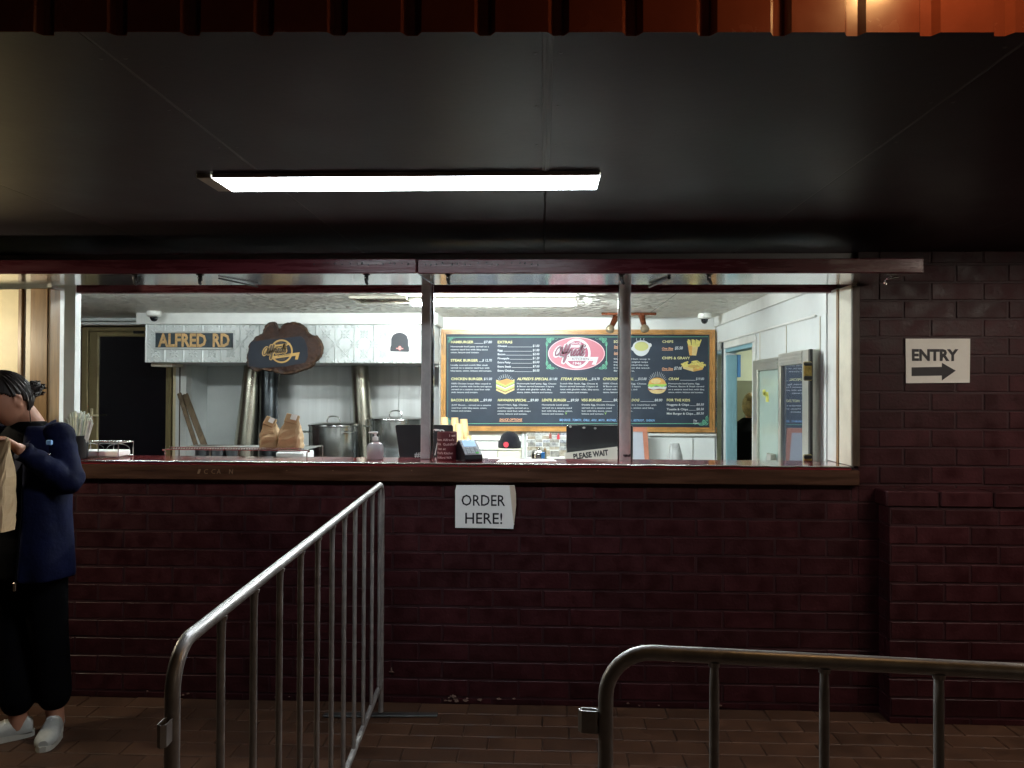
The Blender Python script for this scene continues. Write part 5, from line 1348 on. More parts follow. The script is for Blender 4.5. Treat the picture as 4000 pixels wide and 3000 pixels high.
cs = [(115, 131), (428, 131), (436, 175), (437, 240), (422, 368), (300, 364), (108, 362), (108, 160)]
t = paper_sign([(1700 + x * .7234, 1800 + y * .7234) for x, y in cs], YS, 'order_sign', 'ORDER HERE! paper sign taped on the bricks below the counter', m_paper)
mb = MB()
for s, a, b, bs in (('ORDER', 142, 378, 241), ('HERE!', 162, 362, 338)):
    p, q = e6(a, bs), e6(b, bs); text(mb, s, p.x, q.x, p.z, 57 * .7234 * YS / F, YS - .0008, 0, .008)
mb.build('lettering', m_black_ink, t)
mb = MB(); mb.ribbon([(e6(402, 133).x, e6(402, 133).z), (e6(426, 345).x, e6(426, 345).z)], .003, YS - .0007); mb.build('crease', m_creamtrim, t)
mb = MB(); mb.flat([(e6(*p).x, e6(*p).z) for p in ((404, 133), (428, 133), (436, 175), (437, 240), (427, 335))], YS - .0006); mb.build('tape', mat('yellowed tape', (.60, .50, .40), .35), t)

# ------------------------------------------------------------------ ceiling fittings
tb = thing('tube_light', 'lit fluorescent tube batten on the kitchen ceiling', 'light fitting', (-.3, 5.0, CEIL))
TY = 5.05; tx0, tx1 = PX(1612, TY), PX(2238, TY); tz = PZ(1187, TY, 1900)
mb = MB(); mb.box(tx0 - .02, tx1 + .025, TY - .03, TY + .05, CEIL - .022, CEIL - .001, .004); mb.build('batten', m_housing, tb)
mb = MB(); mb.tube([(tx0, TY, tz), (tx1, TY, tz)], .013, 14); mb.build('tube', m_tubeglow, tb)
for x in (tx0 - .012, tx1 + .012):
    mb = MB(); mb.box(x - .011, x + .011, TY - .016, TY + .016, tz - .016, CEIL - .023, .002); mb.build('lamp_holder', m_whiteplastic, tb)
q0, q1 = P(1380, 1165, 5.1), P(1600, 1165, 5.1)
vt = thing('ceiling_vent', 'brownish louvred vent in the kitchen ceiling left of the tube', 'vent', ((q0.x + q1.x) / 2, 5.1, CEIL - .02))
mb = MB(); mb.box(q0.x, q1.x, 4.98, 5.0, CEIL - .02, CEIL - .001, .002); mb.box(q0.x, q1.x, 5.25, 5.27, CEIL - .02, CEIL - .001, .002); mb.box(q0.x, q0.x + .015, 5.001, 5.249, CEIL - .02, CEIL - .001, .002); mb.box(q1.x - .015, q1.x, 5.001, 5.249, CEIL - .02, CEIL - .001, .002); mb.build('frame', m_housing, vt)
for i in range(14):
    x = q0.x + .03 + i * (q1.x - q0.x - .06) / 13; mb = MB(); mb.obox(TR(x, 5.125, CEIL - .011, 0, R(35)), .018, .24, .002); mb.build('louvre', m_plank, vt)
def dome(px, py, Y, w, lab):
    q = P(px, py, Y); r = w / 2 * Y / F
    t = thing('dome_camera', lab, 'security camera', (q.x, Y, CEIL - .05), 'dome cameras under the ceiling')
    mb = MB(); mb.lathe([(r * .62, CEIL - .046), (r * .9, CEIL - .04), (r, CEIL - .022), (r * .95, CEIL - .002)], (q.x, Y, 0), 24); mb.build('housing', m_domeplastic, t)
    mb = MB(); mb.lathe([(1e-4, CEIL - .085), (r * .28, CEIL - .08), (r * .48, CEIL - .065), (r * .52, CEIL - .0465)], (q.x, Y, 0), 20); mb.build('lens_dome', m_darkglass, t)
dome(602, 1215, 5.95, 60, 'white dome security camera above the left end of the hood')
dome(2752, 1250, 6.1, 54, 'white dome security camera over the top right corner of the menu board')
# copper twin spot
SY = 6.05
q0, q1 = P(2349, 1219, SY), P(2563, 1217, SY)
for xa2, wh in ((-3.4, 'leftmost'), (-2.05, 'middle'), (-.25, 'rightmost')):  # unseen battens behind the head rail, added to even out the kitchen light
    t2 = thing('tube_light', wh + ' of three added fill light battens on the kitchen ceiling just inside the hatch', 'light fitting', (xa2, 4.25, CEIL), 'added fill battens just inside the hatch')
    mb = MB(); mb.tube([(xa2, 4.25, CEIL - .030), (xa2 + 1.15, 4.25, CEIL - .030)], .013, 14); mb.build('tube', m_fillglow, t2)
    mb = MB(); mb.box(xa2 - .03, xa2 + 1.18, 4.22, 4.28, CEIL - .012, CEIL - .001, .003); mb.build('batten', m_housing, t2)
sp = thing('spot_bar', 'copper bar with two unlit spotlights above the menu board', 'spotlight', ((q0.x + q1.x) / 2, SY, CEIL - .1))
bz = CEIL - .014
mb = MB(); mb.box(q0.x, q1.x, SY - .02, SY + .02, CEIL - .022, CEIL - .001, .004); mb.build('bar', m_copper, sp)
for px, t0, t1 in ((2395, (2402, 1248), (2385, 1282)), (2518, (2508, 1240), (2518, 1280))):
    x = PX(px, SY); a, b = P(*t0, SY), P(*t1, SY - .03); bar = MB(); bar.tube([(x, SY, CEIL - .022), (x, SY, a.z + .01), (a.x, SY, a.z)], .004, 6); 
    bar.build('stem', m_copper, sp)
    d = (b - a).normalized(); mb = MB(); mb.tube([a - d * .03, a - d * .022, a, b - d * .02], [.012, .026, .024, .02], 16); s_ = mb.build('spot_cup', m_copper, sp)
    mb = MB(); mb.tube([b - d * .02, b - d * .005, b + d * .018, b + d * .032, b + d * .036], [.020, .031, .035, .026, .004], 16); mb.build('bulb', m_bulb, s_)

# ------------------------------------------------------------------ right side of the kitchen
fg = thing('cool_room_doors', 'pair of aluminium framed glass cool room doors in the right wall', 'fridge doors', (1.42, 4.6, FLR))
FX = 1.385
def fy(px): return FX / ratio(px)
ys = fy(3157), fy(3133), fy(3047), fy(3031), fy(2950), fy(2940)
ztop = PZ(1369, fy(3135), 3135); ztop2 = PZ(1398, fy(2938), 2938)
zt = (ztop + ztop2) / 2
mb = MB()
y_n, y_a, y_b, y_c, y_d, y_e = ys
mb.box(FX, XR - .001, y_n - .0, y_a, FLR, zt, .004)
mb.box(FX, XR - .001, y_b, (y_b + y_c) / 2 - .001, FLR, zt, .004); mb.box(FX + .012, XR - .001, (y_b + y_c) / 2 + .001, y_c, FLR, zt - .015, .004)
mb.box(FX + .012, XR - .001, y_d, y_e + .04, FLR, zt - .015, .004)
mb.box(FX, XR - .001, y_a + .001, y_b - .001, zt - .07, zt, .003); mb.box(FX + .012, XR - .001, y_c + .001, y_d - .001, zt - .085, zt - .015, .003)
for k in range(3):
    mb.box(FX - .004, FX - .0005, y_a, y_b, zt - .06 + k * .02, zt - .048 + k * .02, .001)
    mb.box(FX + .008, FX + .0115, y_c, y_d, zt - .075 + k * .02, zt - .063 + k * .02, .001)
mb.build('frame', m_fridgeframe, fg)
mb = MB(); mb.box(FX + .018, FX + .026, y_a + .001, y_b - .001, FLR, zt - .071); mb.build('near_pane', m_fridgeglass, fg)
mb = MB(); mb.box(FX + .028, FX + .036, y_c + .001, y_d - .001, FLR, zt - .086); mb.build('far_pane', m_frost, fg)
mb = MB(); mb.box(FX + .0265, FX + .0275, y_a, y_b, FLR, zt); mb.build('dark_backing', m_black, fg)
yh = fy(3018); zh = PZ(1772, yh, 3018)
mb = MB(); mb.box(FX - .02, FX + .011, yh - .03, yh + .06, zh - .5, zh, .004); mb.build('door_handle', m_fridgeframe, fg)
yl = 4.14
xr0 = PX(3161, y_n - .02)
mb = MB(); mb.box(xr0, xr0 + .016, y_n - .03, y_n - .003, FLR, zt - .0, .003); mb.build('hinge_rod', m_black, fg)
for za, zb_ in ((1412, 1487), (1775, 1900)):
    yy = y_n - .045; a, b = PZ(za, yy, 3160), PZ(zb_, yy, 3160); x0 = PX(3140, yy); x1 = PX(3174, yy)
    mb = MB(); mb.box(x0, x1, yy, yy + .013, b, a, .005); l_ = mb.build('hinge', m_latchyellow, fg)
    mb = MB(); mb.box(x0 - .002, x1 - .004, yy - .012, yy - .001, a - .022, a - .004, .004); mb.box(x0 - .002, x1 - .004, yy - .012, yy - .001, b + .004, b + .024, .004); mb.build('hinge_knuckle', m_black, l_)
mb = MB()
for k, (px, py, w) in enumerate(((2975, 1540, .05), (2968, 1530, .03), (2980, 1550, .03))):
    y = fy(px); z = PZ(py, y, px)
    mb.box(FX + .0268, FX + .0276, y - w, y + w, z - .012 - .01 * k, z + .014, .0)
mb.build('yellow_smudge', mat('yellow smudge', (.55, .55, .12), .5), fg)
# steel door post at the doorway
mb = MB(); t = thing('steel_post', 'tall stainless door edge standing at the far doorway beside the menu board', 'post', (1.43, 6.2, FLR))
y = 6.17
mb = MB(); mb.box(PX(2800, y), PX(2820, y), y, y + .03, FLR, PZ(1335, y, 2820), .003); mb.build('bright_edge', m_steelpol, t)
mb = MB(); mb.box(PX(2820.5, y), PX(2838, y), y + .004, y + .034, FLR, PZ(1336, y, 2830), .003); mb.build('dark_side', m_fluedark, t)  # shaded half of the same steel post, its shade put into a darker metal
# back room
mb = MB(); mb.box(XR + .12, 3.6, 4.4, 4.5, FLR, 2.14); st('back_room_wall', mb, m_roomwall)
mb = MB(); zsp = PZ(1487, 7.9, 2900)
mb.box(1.3, 3.6, 7.9, 8.0, zsp, 2.14); st('back_room_end_wall', mb, m_roomwall)
mb = MB(); mb.box(1.3, 3.6, 7.88, 7.9, FLR, zsp); st('back_room_dado', mb, m_roomlow)
mb = MB(); mb.box(3.5, 3.6, 4.5, 7.9, FLR, 2.14); st('back_room_side_wall', mb, m_roomwall)
mb = MB(); mb.box(XR + .151, 3.6, 4.4, 8.0, 2.14, 2.165); st('back_room_ceiling', mb, m_white)
mb = MB(); mb.box(XR + .0, XR + .12, BYM, 8.0, FLR, 2.14); st('back_room_near_wall', mb, m_roomwall)
bd = thing('door_lining', 'pale blue lining of the far doorway in the right kitchen wall', 'door frame', (1.6, 6.3, FLR))
zt_ = PZ(1392, 6.3, 2860)
xa_, xb_ = XR + .003, XR + .086
mb = MB(); mb.box(xa_, xb_, DY1 - .03, DY1 - .001, FLR + .01, zt_, .004); lf = mb.build('jamb', m_blue, bd)
mb = MB(); mb.box(XR + .001, XR + .084, DY0 + .002, DY1 - .002, DZ - .03, DZ - .001, .003); mb.build('head_jamb', m_blue, bd)
mb = MB(); mb.box(xb_ - .03, xb_ - .012, DY1 - .045, DY1 - .031, .85, .95, .003); mb.build('strike_plate', m_steelpol, lf)
q0, q1 = P(2882, 1385, 7.8), P(2896, 1473, 7.8)
mb = MB(); mb.box(q0.x, q1.x, 7.82, 7.875, q1.z, q0.z, .004); mb.build('wall_file', m_bluedark, None, label='narrow deep blue holder on the back room wall', cat='wall holder')
rl = thing('back_room_lamp', 'round ceiling lamp of the back room', 'lamp', (2.4, 6.9, 2.14))
mb = MB(); mb.lathe([(.1, 2.10), (.15, 2.11), (.15, 2.139)], (2.4, 6.9, 0), 20); mb.build('lens', m_roomglow, rl)

# ------------------------------------------------------------------ crowd barriers
m_footmetal = mat('grimy foot plate', (.07, .07, .07), .55, metal=.5, var=.4, vscale=30)
def barrier(p0, p1, H, zb, rad, first, step, nbar, lab, foot_at, hooks):
    p0 = Vector((*p0, 0)); p1 = Vector((*p1, 0)); d = (p1 - p0); L_ = d.length; u = d.normalized()
    t = thing('crowd_barrier', lab, 'barrier', p0, 'galvanised crowd barriers')
    ang = math.atan2(u.y, u.x)
    fr_ = []
    def arc(cx, cz, a0, a1, n=8): return [(cx + rad * math.cos(R(a0 + (a1 - a0) * i / n)), 0, cz + rad * math.sin(R(a0 + (a1 - a0) * i / n))) for i in range(n + 1)]
    path = [(0, 0, .02)] + [(0, 0, H * k / 6) for k in range(1, 6)] + arc(rad, H - rad, 180, 90) + [(L_ * k / 12, 0, H) for k in range(1, 12)] + arc(L_ - rad, H - rad, 90, 0) + [(L_, 0, H * k / 6) for k in range(5, 0, -1)] + [(L_, 0, .02)]
    path = [p for i, p in enumerate(path) if i == 0 or (Vector(p) - Vector(path[i - 1])).length > .012]
    mb = MB(); mb.tube(path, .0122, 16); mb.build('frame_tube', m_galv, t, local=True)
    mb = MB(); mb.tube([(.012, 0, zb), (L_ * .5, 0, zb), (L_ - .012, 0, zb)], .0115, 12); mb.build('bottom_rail', m_galv, t, local=True)
    for i in range(nbar):
        x = first + i * step
        if x > L_ - .05: break
        mb = MB(); mb.tube([(x, 0, zb), (x, 0, zb + .02), (x, 0, H - .05), (x, 0, H - .008)], [(.0084, .006), (.0078, .0078), (.0078, .0078), (.0062, .0095)], 10)
        b_ = mb.build('bar', m_galv, t, local=True)
        mb = MB(); mb.tube([(x, 0, H - .017), (x, 0, H - .009)], [(.0088, .0105), (.010, .0125)], 10); mb.build('weld', m_galv, b_, local=True)
    for x, s_, z in hooks:
        pts = [(0, .004), (-.006, .0075), (-.028, .0075), (-.034, 0), (-.028, -.0075), (-.006, -.0075), (0, -.004)]
        mb = MB(); o_ = 0
        for (a, b) in pts:
            for z_ in (z - .018, z + .018): mb.v.append((x + s_ * (a - .011), b, z_))
        for i in range(len(pts) - 1): mb.face((2 * i, 2 * i + 2, 2 * i + 3, 2 * i + 1))
        n0 = len(mb.v)
        for (a, b) in pts:
            for z_ in (z - .018, z + .018): mb.v.append((x + s_ * ((a * .9 - .0015) - .011), b * .75, z_))
        for i in range(len(pts) - 1):
            mb.face((n0 + 2 * i + 1, n0 + 2 * i + 3, n0 + 2 * i + 2, n0 + 2 * i)); mb.face((2 * i + 1, 2 * i + 3, n0 + 2 * i + 3, n0 + 2 * i + 1)); mb.face((2 * i, n0 + 2 * i, n0 + 2 * i + 2, 2 * i + 2))
        h_ = mb.build('coupling_loop', m_galv, t, local=True)
        mb = MB(); mb.ellipsoid((x - s_ * .0125, 0, z + .0), (.003, .006, .014), 10, 8); mb.build('weld', m_rust, h_, local=True)
    for x in foot_at:
        mb = MB(); mb.box(x - .02, x + .02, -.26, .26, 0.002, .010, .003); mb.build('foot', m_footmetal, t, local=True)
    t.rotation_euler.z = ang
    return t
barrier((-.598, 1.233), (-.728, 3.50), 1.062, .15, .072, .22, .198, 11, 'galvanised crowd barrier running from the camera up to the brick wall', (0.0, 2.27), ((0, 1, .94),))
barrier((.107, 1.262), (2.34, 1.03), 1.064, .15, .075, .172, .168, 13, 'galvanised crowd barrier standing across the lower right foreground', (0.0, 2.24), ((0, 1, .948),))
# ------------------------------------------------------------------ people
BAKE = []
def body_mesh(name, mb, mtl, parent, vox=.007, smooth=6, **kw):
    o = mb.build(name, mtl, parent, local=True, **kw)
    r_ = o.modifiers.new('r', 'REMESH'); r_.mode = 'VOXEL'; r_.voxel_size = vox; r_.use_smooth_shade = True
    if smooth: s_ = o.modifiers.new('s', 'SMOOTH'); s_.factor = .5; s_.iterations = smooth
    BAKE.append(o); return o
def limb(mb, pts, rs, n=16):
    pp = smooth_path(pts, 5); k = len(pp); out = []
    m = len(rs) - 1
    for i in range(k):
        u = i / (k - 1) * m; j = min(int(u), m - 1); f = u - j
        a, b = rs[j], rs[j + 1]
        a = a if isinstance(a, tuple) else (a, a); b = b if isinstance(b, tuple) else (b, b)
        out.append((a[0] * (1 - f) + b[0] * f, a[1] * (1 - f) + b[1] * f))
    mb.tube(pp, out, n)
    for p, r_ in ((pp[0], out[0]), (pp[-1], out[-1])): mb.ellipsoid(tuple(p), (min(r_),) * 3, 12, 8)
def torso(mb, rings, ang, n=28):
    o = len(mb.v); ca, sa = math.cos(ang), math.sin(ang)
    for (x, y, z, rx, ry) in rings:
        for j in range(n):
            a = 2 * math.pi * j / n; lx, ly = rx * math.cos(a), ry * math.sin(a)
            mb.v.append((x + lx * ca - ly * sa, y + lx * sa + ly * ca, z))
    for k in range(len(rings) - 1):
        for j in range(n): mb.face((o + k * n + j, o + k * n + (j + 1) % n, o + (k + 1) * n + (j + 1) % n, o + (k + 1) * n + j), True)
    mb.face([o + j for j in range(n)][::-1]); mb.face([o + (len(rings) - 1) * n + j for j in range(n)])
def head_pt(d):     # d unit vector, face towards -y
    x, y, z = d; r = Vector((x * .073, y * .093, z * .112))
    if z < 0:
        k = -z
        r.x *= 1 - .38 * k ** 1.6; r.y *= 1 - (.55 * k ** 1.5 if y > 0 else .10 * k)
    def g(cx, cz, sx, sz): return math.exp(-((x - cx) / sx) ** 2 - ((z - cz) / sz) ** 2) if y < 0 else 0
    r.y -= .022 * g(0, -.22, .13, .20) + .012 * g(0, -.30, .16, .09) + .005 * g(0, .12, .5, .10)      # nose, brow
    r.y += .010 * g(.36, 0.0, .17, .11) + .010 * g(-.36, 0.0, .17, .11)                                    # eye hollows
    r.y -= .004 * g(.36, -.02, .10, .05) + .004 * g(-.36, -.02, .10, .05)                                  # lids
    r.y -= .008 * g(0, -.56, .22, .05) + .006 * g(0, -.66, .20, .05) - .004 * g(0, -.74, .25, .05) + .010 * g(0, -.88, .22, .10)
    r.x += .004 * math.copysign(g(.6, -.25, .3, .3) + g(-.6, -.25, .3, .3), x)
    return r
def make_head(mb, M, n=40, m=30):
    o = len(mb.v)
    for i in range(m + 1):
        ph = math.pi * i / m
        for j in range(n):
            a = 2 * math.pi * j / n
            d = Vector((math.sin(ph) * math.cos(a), math.sin(ph) * math.sin(a), -math.cos(ph)))
            mb.v.append(tuple(M @ head_pt(d)))
    for i in range(m):
        for j in range(n): mb.face((o + i * n + j, o + i * n + (j + 1) % n, o + (i + 1) * n + (j + 1) % n, o + (i + 1) * n + j), True)
    for s_ in (-1, 1):
        pts = [M @ Vector((s_ * (.070 + .010 * math.sin(t)), .006 + .014 * math.cos(t) + .004, -.012 + .028 * math.sin(t))) for t in [k * math.pi / 8 for k in range(16)]]
        mb.tube(pts, .0055, 8, closed=True); mb.ellipsoid(tuple(M @ Vector((s_ * .071, .008, -.012))), (.005, .014, .024), 10, 8, M.to_3x3())
def hand(mb, wrist, d, palm_n, side, curl=.9, s=1.):
    """palm and five separate bent fingers; d points to the fingers, palm_n out of the palm"""
    d = d.normalized(); palm_n = (palm_n - d * palm_n.dot(d)).normalized(); lat = d.cross(palm_n) * side
    w = Vector(wrist)
    mb.tube([w - d * .01, w + d * .02, w + d * .055, w + d * .082], [(.019 * s, .022 * s), (.016 * s, .032 * s), (.014 * s, .038 * s), (.011 * s, .036 * s)], 14)
    for i, (off, L_, r_) in enumerate(((.029, .068, .0078), (.0098, .076, .0082), (-.0098, .070, .0078), (-.028, .056, .0068))):
        b = w + d * .076 * s + lat * off * s; c = 0; pts = [b - d * .02]; dd = d.copy(); p = b
        for seg in (.42, .32, .26):
            pts.append(p.copy()); c += curl * (.55 if seg > .4 else .75)
            dd = (d * math.cos(c) + palm_n * math.sin(c)); p = p + dd * L_ * seg * s
        pts.append(p); mb.tube(pts, [r_ * s, r_ * 1.05 * s, r_ * s, r_ * .92 * s, r_ * .75 * s], 10); mb.ellipsoid(tuple(p), (r_ * .76 * s,) * 3, 8, 6)
    b = w + d * .018 + lat * .026 * s
    pts = [b, b + (d * .5 + lat * .8 + palm_n * .3).normalized() * .030 * s, b + (d * .5 + lat * .8 + palm_n * .3).normalized() * .030 * s + (d * .85 + lat * .1 + palm_n * .6).normalized() * .028 * s]
    pts.append(pts[-1] + (d * .8 - lat * .2 + palm_n * .5).normalized() * .022 * s)
    mb.tube(pts, [.012 * s, .010 * s, .009 * s, .007 * s], 10); mb.ellipsoid(tuple(pts[-1]), (.007 * s,) * 3, 8, 6)

PO = Vector((-2.165, 3.17, 0)); A20 = R(-20)
pn = thing('person', 'person in an open navy jacket and dark bun looking down at a paper bag', 'person', PO)
V = Vector
def wl_(px, py, Y):  # metric spot relative to the person's feet
    return P(px, py, Y) - PO
ca, sa = math.cos(A20), math.sin(A20)
def lo_(x, y, z): return V((x * ca - y * sa, x * sa + y * ca, z))
sh_l, sh_r = lo_(.165, .01, 1.285), lo_(-.165, .01, 1.285)
el_l = wl_(266, 1880, 3.10); ha_l = wl_(72, 1752, 2.93)
el_r = lo_(-.23, -.10, 1.06); bagc = wl_(-60, 1745, 2.86); ha_r = bagc + V((-.05, .0, .0))
HM = Matrix.Translation(wl_(28, 1560, 3.10)) @ Matrix.Rotation(R(-34), 4, 'Z') @ Matrix.Rotation(R(24), 4, 'X')
hl_, hr_ = lo_(.085, .01, .83), lo_(-.085, .01, .83)
an_l = wl_(214, 2815, 3.27) * 1.0; an_l.z = .085; an_r = wl_(70, 2810, 3.21); an_r.z = .085
sk = MB()
make_head(sk, HM)
neck_top = HM @ V((0, .03, -.07))
limb(sk, [lo_(0, .02, 1.25), lo_(0, .02, 1.32), neck_top], [.062, .050, .050])
torso(sk, [(lo_(0, 0, 0).x, lo_(0, 0, 0).y, z, rx, ry) for z, rx, ry in ((.80, .15, .10), (.90, .155, .105), (1.02, .125, .09), (1.15, .14, .10), (1.25, .15, .095), (1.30, .11, .075))], A20)
for sh, el, ha in ((sh_l, el_l, ha_l), (sh_r, el_r, ha_r)): limb(sk, [sh, sh * .5 + el * .5 + V((0, 0, 0)), el], [.048, .042, .036]); limb(sk, [el, el * .5 + ha * .5, ha], [.036, .031, .022])
for hp, kn, an in ((hl_, (hl_ + an_l) / 2 + V((0, -.02, .02)), an_l), (hr_, (hr_ + an_r) / 2 + V((0, -.02, .02)), an_r)):
    limb(sk, [hp, kn, an, an - V((0, 0, .045))], [.078, .055, .036, .034])
bag_l = wl_(20, 1735, 2.88)
hand(sk, ha_l, (bag_l - ha_l).normalized() + V((0, 0, .25)), V((-.2, -.5, -.85)), -1, .55, .92)
hand(sk, ha_r, V((.75, -.25, .35)), V((.1, -.4, -.9)), 1, .6, .92)
body_mesh('body', sk, m_skin, pn, .0052, 2)
# face details
fc = MB()
for s_ in (-1, 1):
    pts = [HM @ V((s_ * (.014 + .024 * t), -.0835 + .012 * t * t, -.008 - .003 * math.sin(t * 3.1))) for t in (0, .25, .5, .75, 1)]
    fc.tube(pts, .0017, 6)
    pts = [HM @ V((s_ * (.012 + .030 * t), -.092 + .016 * t * t, .014 + .004 * math.sin(t * 3.1))) for t in (0, .3, .6, 1)]
    fc.tube(pts, [(.0018, .003), (.002, .0035), (.002, .003), (.001, .001)], 6)
fc.build('lashes_and_brows', m_lash, pn, local=True)
lpm = MB(); lpm.tube([HM @ V(p) for p in ((-.018, -.086, -.061), (-.007, -.0955, -.060), (.007, -.0955, -.060), (.018, -.086, -.061))], [(.002, .002), (.0045, .004), (.0045, .004), (.002, .002)], 8)
lpm.build('lips', m_lip, pn, local=True)
# hair
hr = MB(); n, m = 96, 60; keep = {}
for i in range(m + 1):
    ph = math.pi * i / m
    for j in range(n):
        a = 2 * math.pi * j / n; d = V((math.sin(ph) * math.cos(a), math.sin(ph) * math.sin(a), -math.cos(ph))); p = head_pt(d); q = p * 1.0 + d * (.010 + .003 * math.sin(a * 31 + ph * 4))
        if d.z > .2 and d.y < 0: q = V((d.x * .079, d.y * .097, d.z * .12))
        hr.v.append(tuple(HM @ q)); keep[(i, j)] = d
for i in range(m):
    for j in range(n):
        d = (keep[(i, j)] + keep[(i + 1, (j + 1) % n)]) / 2
        ear = abs(d.x) > .75 and d.y < .32 and d.z < .12
        line = .42 if d.y < -.45 else .42 - (d.y + .45) * .75
        if d.y > .48: line = -.60
        if d.z > line and not ear: hr.face((i * n + j, i * n + (j + 1) % n, (i + 1) * n + (j + 1) % n, (i + 1) * n + j), True)
ho = hr.build('hair', m_hair, pn, local=True)
so = ho.modifiers.new('thick', 'SOLIDIFY'); so.thickness = .006; so.offset = -1; BAKE.append(ho)
bn = MB(); bc = HM @ V((.012, .104, .0)); bn.ellipsoid(tuple(bc), (.032, .032, .036), 16, 10)
hrd = random.Random(3)
for i in range(60):
    d = V((hrd.gauss(0, 1), hrd.gauss(0, 1), hrd.gauss(0, 1))).normalized(); side = d.cross(V((0, 0, 1)))
    bn.tube([bc + d * .02, bc + d * .034 + side * .006, bc + d * hrd.uniform(.034, .040) + side * .030], [.007, .007, .003], 5)
ear_ = HM @ V((.074, .02, -.03))
bn.tube(smooth_path([ear_ + V((0, 0, .03)), ear_ + V((.012, 0, -.01)), ear_ + V((.014, -.005, -.05)), ear_ + V((.010, -.01, -.085))], 4), [.0018] * 12 + [.0008], 5) if False else None
for k in range(3): bn.tube([HM @ V((.06 - .004 * k, .05, -.02)), HM @ V((.064, .035, -.07)), HM @ V((.058 + .004 * k, .02, -.115))], [.0022, .0016, .0006], 5)
bn.build('hair_bun', m_hair, pn, local=True)
# top
tp = MB(); c0 = lo_(0, 0, 0)
torso(tp, [(c0.x, c0.y, z, rx, ry) for z, rx, ry in ((.78, .160, .115), (.95, .150, .110), (1.12, .150, .112), (1.24, .158, .108), (1.30, .125, .088), (1.335, .085, .070), (1.352, .064, .060))], A20)
body_mesh('black_top', tp, m_blackcloth, pn, .008, 3)
# trousers
tr_ = MB(); torso(tr_, [(c0.x, c0.y, z, rx, ry) for z, rx, ry in ((.70, .165, .12), (.82, .160, .12), (.93, .145, .105), (.97, .135, .10))], A20)
for hp, an in ((hl_, an_l), (hr_, an_r)):
    limb(tr_, [hp + V((0, 0, -.02)), (hp + an) / 2 + V((0, -.01, .02)), an + V((0, -.005, .075))], [(.090, .10), (.074, .085), (.066, .075)])
body_mesh('wide_trousers', tr_, m_blackcloth, pn, .010, 4)
# jacket: back shell plus two hanging front panels and sleeves
jk = MB(); fl = Vector((0, 0, 0)); nJ = 40
levels = [(.70, .200, .150), (.74, .205, .155), (.86, .198, .148), (.98, .190, .142), (1.10, .190, .140), (1.20, .198, .136), (1.27, .200, .125), (1.315, .155, .105), (1.335, .105, .088)]
open_h = [34, 34, 36, 38, 38, 36, 33, 36, 44]
for k, ((z, rx, ry), oh) in enumerate(zip(levels, open_h)):
    for j in range(nJ + 1):
        u = j / nJ; a = R(-90 + oh + (360 - 2 * oh) * u)
        fold = .012 * math.sin(a * 7 + z * 6) * (1.3 - z) + .004 * math.sin(a * 13 + z * 20)
        p = lo_((rx + fold) * math.cos(a), (ry + fold) * math.sin(a), z); jk.v.append(tuple(p))
for k in range(len(levels) - 1):
    for j in range(nJ): jk.face((k * (nJ + 1) + j, k * (nJ + 1) + j + 1, (k + 1) * (nJ + 1) + j + 1, (k + 1) * (nJ + 1) + j), True)
jo = jk.build('jacket', m_navy, pn, local=True)
so = jo.modifiers.new('thick', 'SOLIDIFY'); so.thickness = .007; so.offset = 0
sb = jo.modifiers.new('sub', 'SUBSURF'); sb.levels = 1; BAKE.append(jo)
def sleeve(sh, el, ha, nm, seed):
    s_ = MB(); q = random.Random(seed); h2 = el + (ha - el) * .95
    pts = [sh + V((0, 0, .005)), (sh + el) / 2, el, (el + h2) / 2, h2]
    pp = smooth_path(pts, 7); k = len(pp); rs = []
    for i in range(k):
        u = i / (k - 1); b = .059 - .006 * u if u < .5 else .056 - .020 * (u - .5) / .5
        if abs(u - .5) < .1: b += .003
        b += .0045 * math.sin(u * 46 + seed) * (.3 + abs(u - .2)); rs.append((b * 1.05, b))
    s_.tube(pp, rs, 22); s_.ellipsoid(tuple(pp[0]), (.066, .064, .062), 16, 10)
    return body_mesh(nm, s_, m_navy, pn, .008, 2)
sleeve(sh_l, el_l, ha_l, 'sleeve', 1); sleeve(sh_r, el_r, ha_r, 'sleeve', 4)
def collar(s):
    c = MB(); pts = [((.055, .080), 1.335, (.070, .085), 1.365), ((.082, .03), 1.325, (.095, .03), 1.352), ((.090, -.04), 1.30, (.120, -.045), 1.315), ((.078, -.100), 1.26, (.148, -.112), 1.255), ((.090, -.128), 1.20, (.175, -.140), 1.19), ((.105, -.140), 1.15, (.145, -.152), 1.15)]
    for (a, b), z, (c_, d), z2 in pts:
        c.v.append(tuple(lo_(s * a, b, z))); c.v.append(tuple(lo_(s * c_, d - .006, z2)))
    for i in range(len(pts) - 1): c.face((2 * i, 2 * i + 1, 2 * i + 3, 2 * i + 2), True)
    o = c.build('collar', m_navy, pn, local=True); so = o.modifiers.new('t', 'SOLIDIFY'); so.thickness = .006; so.offset = 0; sb = o.modifiers.new('s', 'SUBSURF'); sb.levels = 2; BAKE.append(o)
collar(1); collar(-1)
mb = MB()
zp = []
for k, ((z, rx, ry), oh) in enumerate(zip(levels[:7], open_h)):
    a = R(-90 + oh); zp.append(lo_((rx + .004) * math.cos(a), (ry + .006) * math.sin(a), z))
mb.tube(zp, .003, 6); mb.build('zip_tape', m_blackcloth, pn, local=True)
mb = MB(); p = zp[0]; mb.box(p.x - .006, p.x + .006, p.y - .012, p.y - .004, p.z - .022, p.z + .012, .002); mb.build('zip_pull', m_zip, pn, local=True)
q = wl_(192, 1733, 3.0); mb = MB(); mb.box(q.x - .012, q.x + .010, q.y - .004, q.y + .01, q.z - .006, q.z + .014, .003); mb.build('collar_tab', m_ink_b, pn, local=True)
